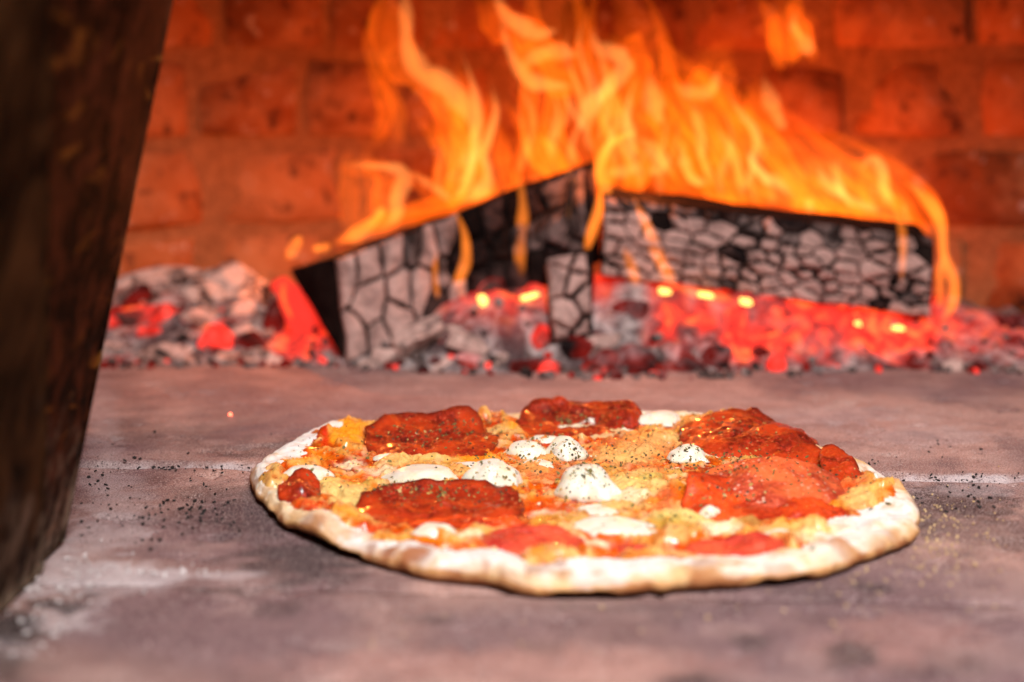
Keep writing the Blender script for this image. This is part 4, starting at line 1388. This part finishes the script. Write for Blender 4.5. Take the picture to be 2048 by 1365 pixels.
# small broken bits
bits_v = {'coal_ash': [], 'coal_dark': [], 'coal_hot': []}
tri = bmesh.new(); bmesh.ops.create_icosphere(tri, subdivisions=1, radius=.5)
tv = np.array([v.co[:] for v in tri.verts]); tf = [tuple(v.index for v in f.verts) for f in tri.faces]; tri.free()
for mt, n_ in (('coal_ash', 170), ('coal_dark', 110), ('coal_hot', 24)):
    vv, ff = [], []
    for k in range(n_):
        u = random.uniform(190, 2060)
        if 1330 < u < 1880 and random.random() < .55: continue
        yf = np.interp(u, [190, 680, 1040, 1250, 1450, 1800, 2060], [.945, .945, .915, .90, .905, .935, .925])
        y = yf + abs(random.gauss(0, .03)) - .012
        x = (u - 1024) / FPX * (y + .01)
        s = random.uniform(.003, .011)
        R_ = np.array(Matrix.Rotation(random.uniform(0, 6), 3, Vector((random.gauss(0, 1), random.gauss(0, 1), 1))))
        q = (tv * np.array([s, s * .8, s * .6]) * (1 + rng.normal(0, .16, tv.shape))) @ R_ + np.array([x, y, ash_h(x, y) + s * .2])
        o_ = len(vv); vv.extend(q); ff.extend([tuple(o_ + i for i in f) for f in tf])
    nm = {'coal_ash': 'ash_bits', 'coal_dark': 'charcoal_bits', 'coal_hot': 'ember_bits'}[mt]
    o = obj(nm, mesh(nm, vv, ff), MAT['block_mid' if mt == 'coal_ash' else mt], None, False)
    tag(o, {'coal_ash': 'small grey ash lumps strewn along the front of the fire', 'coal_dark': 'small black charcoal bits strewn along the front of the fire', 'coal_hot': 'small red glowing ember bits among the ashes'}[mt], 'coal bits', None, 'stuff')

# bright yellow hot spots under the right log and the lone spark on the floor
yo = {1330: 'first', 1412: 'second', 1492: 'third', 1670: 'fourth', 1712: 'fifth', 1795: 'sixth', 965: 'first', 1000: 'second', 1060: 'third'}
hot = coal_mesh(5); hot.materials.append(MAT['ember_yellow'])
for (u, v, w, h) in [(1492, 603, 40, 20), (1412, 590, 50, 16), (1330, 582, 40, 16), (1670, 640, 44, 16), (1712, 647, 34, 18), (1795, 655, 46, 14), (1000, 618, 60, 14), (1060, 592, 60, 14), (965, 598, 28, 30)]:
    o = bpy.data.objects.new('ember', hot); COL.objects.link(o)
    o.location = at_y(u, v, .967); o.scale = (w * px_m(.967), .008, h * px_m(.967))
    o.rotation_euler = (0, .1 if u > 1200 else -.3, 0)
    tag(o, ('yellow-hot ember on the right log bottom edge, %s from left' if u > 1200 else 'yellow-hot ember under the leaning left log, %s from left') % yo[u], 'ember', 'yellow-hot embers at the log edges' if u > 1200 else 'yellow-hot embers under the left log')
sp = coal_mesh(6); sp.materials.append(M_glow('spark', (1, .16, .08), 9.0))
o = bpy.data.objects.new('spark', sp); COL.objects.link(o)
o.location = on_z(461, 829, .001); o.scale = (.0022, .0022, .002)
tag(o, 'tiny glowing spark lying on the floor left of the pizza', 'ember')

# ------------------------------------------------------------------ fire
fire = empty('fire', (0.12, 1.02, 0.03))
tag(fire, 'tall orange flames rising from the two burning logs', 'fire')


def catmull(P, n):
    P = np.asarray(P, float)
    Pp = np.vstack([2 * P[0] - P[1], P, 2 * P[-1] - P[-2]])
    out = []
    m = len(P) - 1
    for s in np.linspace(0, m, n):
        i = min(int(s), m - 1); t = s - i
        a, b, c, d = Pp[i], Pp[i + 1], Pp[i + 2], Pp[i + 3]
        out.append(.5 * ((2 * b) + (-a + c) * t + (2 * a - 5 * b + 4 * c - d) * t * t + (-a + 3 * b - 3 * c + d) * t ** 3))
    return np.array(out)


def flame(pts, y, mat, thick, jit=.0, hollow=0.0, top_taper=.2, n=None, wob=.12):
    """pts: (u, v, width px) from the tip down. A flattened tapering tongue of glowing gas, hollow like a real flame when hollow > 0"""
    n = n or max(16, 8 * len(pts))
    C_ = catmull(pts, n)
    k_ = 18
    seed = random.uniform(0, 99)
    # keep the half width inside the local bend radius
    P2 = C_[:, :2]
    T = np.gradient(P2, axis=0); L = np.linalg.norm(T, axis=1) + 1e-6
    A = np.unwrap(np.arctan2(T[:, 1], T[:, 0]))
    Rc = L / (np.abs(np.gradient(A)) + 1e-4)
    hw = np.minimum(C_[:, 2] * .5, np.maximum(Rc * .75, 3.0))
    for _ in range(3): hw = np.minimum(hw, np.convolve(np.pad(hw, 1, 'edge'), [.25, .5, .25], 'valid'))
    shells, ff, vv = ((1.0, False),) + (((hollow, True),) if hollow else ()), [], []
    for scl, inner in shells:
        off0 = len(vv)
        for i in range(n):
            s = i / (n - 1)
            env = math.sin(min(1, s / top_taper) * math.pi / 2) * math.sin(min(1, (1 - s) / .16) * math.pi / 2)
            env = max(.10, env)
            yy = y + jit * mnoise.noise(Vector((s * 3, seed, 0)))
            c = at_y(C_[i][0], C_[i][1], yy)
            t_ = np.array([T[i][0], 0, -T[i][1]]) / L[i]
            nrm = np.array([-t_[2], 0, t_[0]])
            w = hw[i] * px_m(yy) * (.12 + .88 * env) * (1 + wob * mnoise.noise(Vector((s * 6, seed, 3))))
            h = thick * .5 * env * (1 + .3 * mnoise.noise(Vector((s * 5, seed, 7))))
            if inner:
                q = scl * (1 + .16 * mnoise.noise(Vector((s * 9, seed, 13))))
                c = c + nrm * w * .10 * mnoise.noise(Vector((s * 4, seed, 21)))
                w, h = w * min(q, .88), h * min(q * .86, .84)
            for k in range(k_):
                a = 6.2832 * k / k_
                vv.append(c + nrm * (w * math.cos(a)) + np.array([0, 1, 0]) * (h * math.sin(a)))
        fs = []
        for i in range(n - 1):
            for k in range(k_):
                k2 = (k + 1) % k_
                fs.append((off0 + i * k_ + k, off0 + i * k_ + k2, off0 + (i + 1) * k_ + k2, off0 + (i + 1) * k_ + k))
        for end, base in ((0, off0), (1, off0 + (n - 1) * k_)):
            cc_ = np.array(vv[base:base + k_]).mean(0)
            nb = np.array(vv[off0 + k_:off0 + 2 * k_] if end == 0 else vv[off0 + (n - 2) * k_:off0 + (n - 1) * k_]).mean(0)
            vv.append(cc_ + (cc_ - nb) * (.3 if not inner else -.2))
            for k in range(k_):
                t3 = (base + k, base + (k + 1) % k_, len(vv) - 1)
                fs.append(t3 if end == 1 else t3[::-1])
        # winding from the signed volume of the closed shell
        vol = 0.0
        o0 = np.array(vv[off0])
        for f in fs:
            for q in range(1, len(f) - 1):
                (x1, y1, z1), (x2, y2, z2), (x3, y3, z3) = vv[f[0]] - o0, vv[f[q]] - o0, vv[f[q + 1]] - o0
                vol += x1 * (y2 * z3 - z2 * y3) + y1 * (z2 * x3 - x2 * z3) + z1 * (x2 * y3 - y2 * x3)
        out = vol > 0
        if out == inner: fs = [f[::-1] for f in fs]
        ff += fs
    o = obj('flame', mesh('flame', vv, ff), MAT[mat])
    reparent(o, fire)
    return o


S, K_ = 'flame_sheet', 'flame_core'
# broad soft bodies of the fire
SHEETS = [
    ([(1090, -60, 260), (1120, 60, 250), (1130, 160, 230), (1150, 260, 220), (1180, 350, 200), (1190, 420, 120)], 1.055, .015),
    ([(1230, -40, 120), (1270, 80, 160), (1290, 200, 190), (1330, 300, 220), (1370, 400, 200)], 1.06, .012),
    ([(1330, 110, 60), (1390, 190, 150), (1450, 280, 220), (1500, 370, 230), (1520, 420, 160)], 1.05, .014),
    ([(1480, 150, 60), (1540, 240, 140), (1610, 330, 190), (1680, 410, 200), (1720, 450, 120)], 1.045, .015),
    ([(1560, 240, 60), (1680, 310, 120), (1770, 370, 150), (1830, 430, 110), (1850, 480, 60)], 1.03, .011),
    ([(900, 120, 60), (930, 220, 120), (960, 320, 150), (960, 390, 130), (930, 430, 70)], 1.04, .013),
    ([(830, 120, 60), (880, 220, 90), (910, 310, 100), (900, 400, 80)], 1.05, .010),
    ([(1030, 180, 70), (1060, 280, 90), (1070, 350, 80), (1060, 400, 50)], 1.05, .012),
    ([(735, 280, 70), (740, 350, 110), (735, 420, 110), (715, 470, 70)], 1.02, .006),
    ([(660, 485, 40), (740, 455, 60), (830, 420, 60), (930, 400, 50), (1010, 385, 30)], 1.0, .010),
    ([(1560, -30, 110), (1565, 30, 110), (1575, 80, 110), (1590, 130, 60)], 1.06, .013),
    ([(790, -40, 70), (775, 60, 60), (765, 150, 60), (772, 230, 55), (765, 290, 50)], 1.06, .006),
    ([(1480, 60, 40), (1440, 110, 70), (1420, 160, 80), (1440, 220, 60)], 1.055, .008),
    ([(1300, 60, 50), (1360, 130, 70), (1420, 190, 70), (1480, 250, 60)], 1.07, .007),
    ([(1420, 350, 80), (1540, 395, 80), (1660, 425, 80), (1780, 450, 70), (1850, 480, 40)], 1.015, .010),
    ([(1240, 360, 60), (1330, 385, 70), (1430, 395, 70), (1520, 405, 50)], 1.02, .010),
]
for pts, y, th in SHEETS:
    yb = max(y + .02, 1.062) if y > 1.012 else y
    if min(p[2] for p in pts) > 0 and len(pts) > 3:
        # each body of fire is two or three thin hollow tongues with gaps between
        wmax = max(p[2] for p in pts)
        nt_ = 4 if wmax > 140 else 3 if wmax > 80 else 2
        for q in range(nt_):
            f = (q + random.uniform(.3, .7)) / nt_ - .5
            ph, am = random.uniform(0, 6), random.uniform(8, 20)
            cut = random.randint(0, 1)
            flame([(u + f * w * 1.05 + am * math.sin(v * .024 + ph), v + random.uniform(-14, 14), w / nt_ * random.uniform(.6, 1.15)) for (u, v, w) in pts[cut:]],
                  yb + random.uniform(-.006, .022), S, th * 1.7, .012, .84, .6, None, .6)
    flame([(u + 8 * math.sin(v * .03), v, w * .92) for (u, v, w) in pts], yb + .012, S, th * .22, .01, 0, .5, None, .4)
# thin wisps licking up from the tops of the logs
for k in range(34):
    u0 = random.choice((random.gauss(1180, 110), random.uniform(880, 1850), random.uniform(1200, 1800)))
    v0 = np.interp(u0, [600, 1000, 1180, 1240, 1800, 1880], [500, 405, 335, 390, 455, 480])
    rise = np.interp(u0, [800, 950, 1150, 1350, 1600, 1880], [110, 220, 330, 260, 170, 90]) * random.uniform(.45, 1.0)
    ph, am, dr = random.uniform(0, 6), random.uniform(6, 22), random.uniform(-.28, .05)
    start = random.uniform(0, .45) * rise
    P_ = []
    for q in range(6):
        t_ = 1 - q / 5
        hh = start + (rise - start) * t_
        P_.append((u0 + dr * hh + am * math.sin(hh * .03 + ph), v0 - hh, random.uniform(9, 20) * (1.2 - .6 * t_)))
    flame(P_, random.uniform(1.055, 1.075), K_, random.uniform(.0018, .0050), .008, 0, .5, None, .5)
CORES = [
    ([(806, -40, 60), (812, 30, 58), (816, 95, 50), (845, 145, 46), (890, 168, 44), (925, 210, 38), (945, 260, 24)], 1.045, .0080),
    ([(922, 100, 16), (944, 164, 26), (954, 222, 28), (951, 274, 30), (944, 328, 30), (934, 369, 32), (905, 402, 26)], 1.03, .0095),
    ([(982, 165, 20), (992, 222, 26), (978, 274, 30), (966, 308, 32), (976, 342, 32), (968, 376, 30), (920, 405, 26)], 1.03, .0100),
    ([(985, -30, 40), (1009, 27, 40), (1043, 51, 42), (1077, 68, 40), (1118, 60, 26)], 1.04, .0075),
    ([(1000, 30, 30), (1016, 95, 34), (1040, 140, 40), (1065, 164, 36), (1105, 171, 32), (1150, 174, 24)], 1.045, .0085),
    ([(1040, 140, 24), (1068, 115, 28), (1110, 103, 28), (1160, 113, 20)], 1.045, .0060),
    ([(1180, 55, 30), (1194, 92, 40), (1231, 108, 42), (1255, 118, 38), (1240, 150, 38), (1211, 181, 38), (1180, 212, 36), (1164, 255, 26)], 1.04, .0085),
    ([(1290, 262, 20), (1250, 272, 34), (1215, 295, 34), (1199, 342, 32), (1211, 376, 36), (1204, 410, 36), (1186, 455, 34), (1168, 520, 26)], 1.0, .0100),
    ([(1206, 345, 24), (1240, 345, 28), (1280, 335, 24)], 1.03, .0070),
    ([(1268, 270, 20), (1310, 303, 30), (1322, 335, 28), (1300, 350, 18)], 1.035, .0070),
    ([(1362, 280, 18), (1368, 320, 26), (1385, 358, 28), (1415, 368, 20)], 1.025, .0100),
    ([(1298, 140, 26), (1304, 185, 34), (1312, 220, 30), (1324, 252, 18)], 1.045, .0070),
    ([(1448, 172, 18), (1478, 222, 24), (1507, 258, 26), (1515, 291, 26), (1505, 325, 28), (1526, 352, 28), (1560, 369, 28), (1590, 398, 26)], 1.025, .0095),
    ([(1340, 168, 24), (1382, 185, 36), (1424, 180, 36), (1436, 140, 24)], 1.045, .0055),
    ([(1380, 195, 18), (1397, 250, 26), (1403, 290, 26), (1402, 325, 18)], 1.04, .0060),
    ([(1525, 150, 18), (1541, 200, 34), (1555, 232, 36), (1570, 262, 24)], 1.04, .0065),
    ([(1428, 250, 18), (1460, 296, 26), (1477, 342, 26), (1486, 396, 20)], 1.03, .0060),
    ([(1632, 325, 20), (1653, 366, 26), (1705, 402, 26), (1765, 423, 20)], 1.015, .0095),
    ([(1716, 350, 16), (1742, 318, 28), (1764, 338, 34), (1768, 376, 34), (1784, 412, 24)], 1.015, .0095),
    ([(1790, 352, 18), (1834, 383, 32), (1866, 414, 36), (1883, 455, 34), (1888, 510, 26), (1908, 565, 30), (1904, 610, 30), (1882, 645, 20)], .985, .0085),
    ([(1885, 500, 16), (1880, 560, 20), (1882, 620, 16)], .985, .0050),
    ([(1592, 20, 24), (1588, 55, 30), (1612, 90, 34), (1620, 112, 20)], 1.05, .0060),
    ([(686, 330, 24), (740, 332, 28), (795, 338, 34), (808, 360, 36), (795, 395, 32), (792, 430, 34), (770, 450, 24)], 1.01, .0085),
    ([(818, 342, 16), (862, 372, 22), (905, 402, 20)], 1.01, .0055),
    ([(665, 490, 26), (710, 470, 34), (750, 440, 36), (770, 410, 24)], 1.0, .0075),
    ([(572, 522, 18), (586, 500, 26), (602, 470, 16)], .985, .0060),
    ([(622, 498, 20), (640, 497, 28), (662, 492, 20)], .975, .0070),
    ([(905, 410, 24), (928, 465, 30), (932, 520, 30), (918, 565, 34), (928, 604, 26)], .985, .0075),
    ([(1038, 340, 30), (1046, 420, 28), (1040, 500, 30), (1042, 572, 24)], 1.0, .0055),
    ([(872, 500, 12), (870, 550, 18), (876, 600, 14)], .975, .0045),
    ([(1262, 385, 22), (1298, 462, 26), (1320, 520, 26), (1350, 572, 22)], .968, .0070),
    ([(1245, 490, 20), (1262, 530, 32), (1275, 575, 22)], .966, .0045),
    ([(566, 560, 12), (568, 600, 16), (585, 640, 10)], .975, .0040),
    ([(1148, 330, 18), (1120, 370, 20), (1085, 395, 12)], 1.03, .0040),
    ([(1152, 345, 16), (1146, 400, 18), (1138, 440, 10)], 1.02, .0035),
    ([(1610, 395, 20), (1618, 410, 30), (1624, 425, 18)], 1.01, .0080),
    ([(1785, 410, 20), (1802, 450, 28), (1806, 500, 20), (1802, 570, 12)], .965, .0045),
    ([(1340, 570, 24), (1400, 588, 26), (1470, 600, 18)], .962, .0045),
]
for pts, y, th in CORES:
    flame([(u, v, w * (1.0 if y > 1.005 else .9) * random.uniform(.6, 1.15)) for (u, v, w) in pts], y, K_ if y > 1.005 else 'flame_tongue', th * (.62 if y > 1.005 else 1.2), .010, 0, .38, None, .4)
    if y > 1.005:
        sg = random.choice((-1, 1))
        flame([(u + sg * w * random.uniform(.5, .9), v + random.uniform(-6, 12), w * 1.7) for (u, v, w) in pts], max(y + .016, 1.06), S, th * 1.6, .01, .82, .4, None, .5)

# the light the fire throws: lamps inside the flames
for k, (u, v, y, e) in enumerate([(1130, 400, 1.07, .30), (1560, 440, 1.09, .30), (650, 455, .990, .52), (1290, 330, .995, .45)]):
    l = bpy.data.lights.new('fire_glow', 'POINT')
    l.energy, l.color, l.shadow_soft_size = e, (1.0, 0.24, 0.045), 0.0
    lo = bpy.data.objects.new('fire_glow', l)
    COL.objects.link(lo)
    lo.location = at_y(u, v, y)
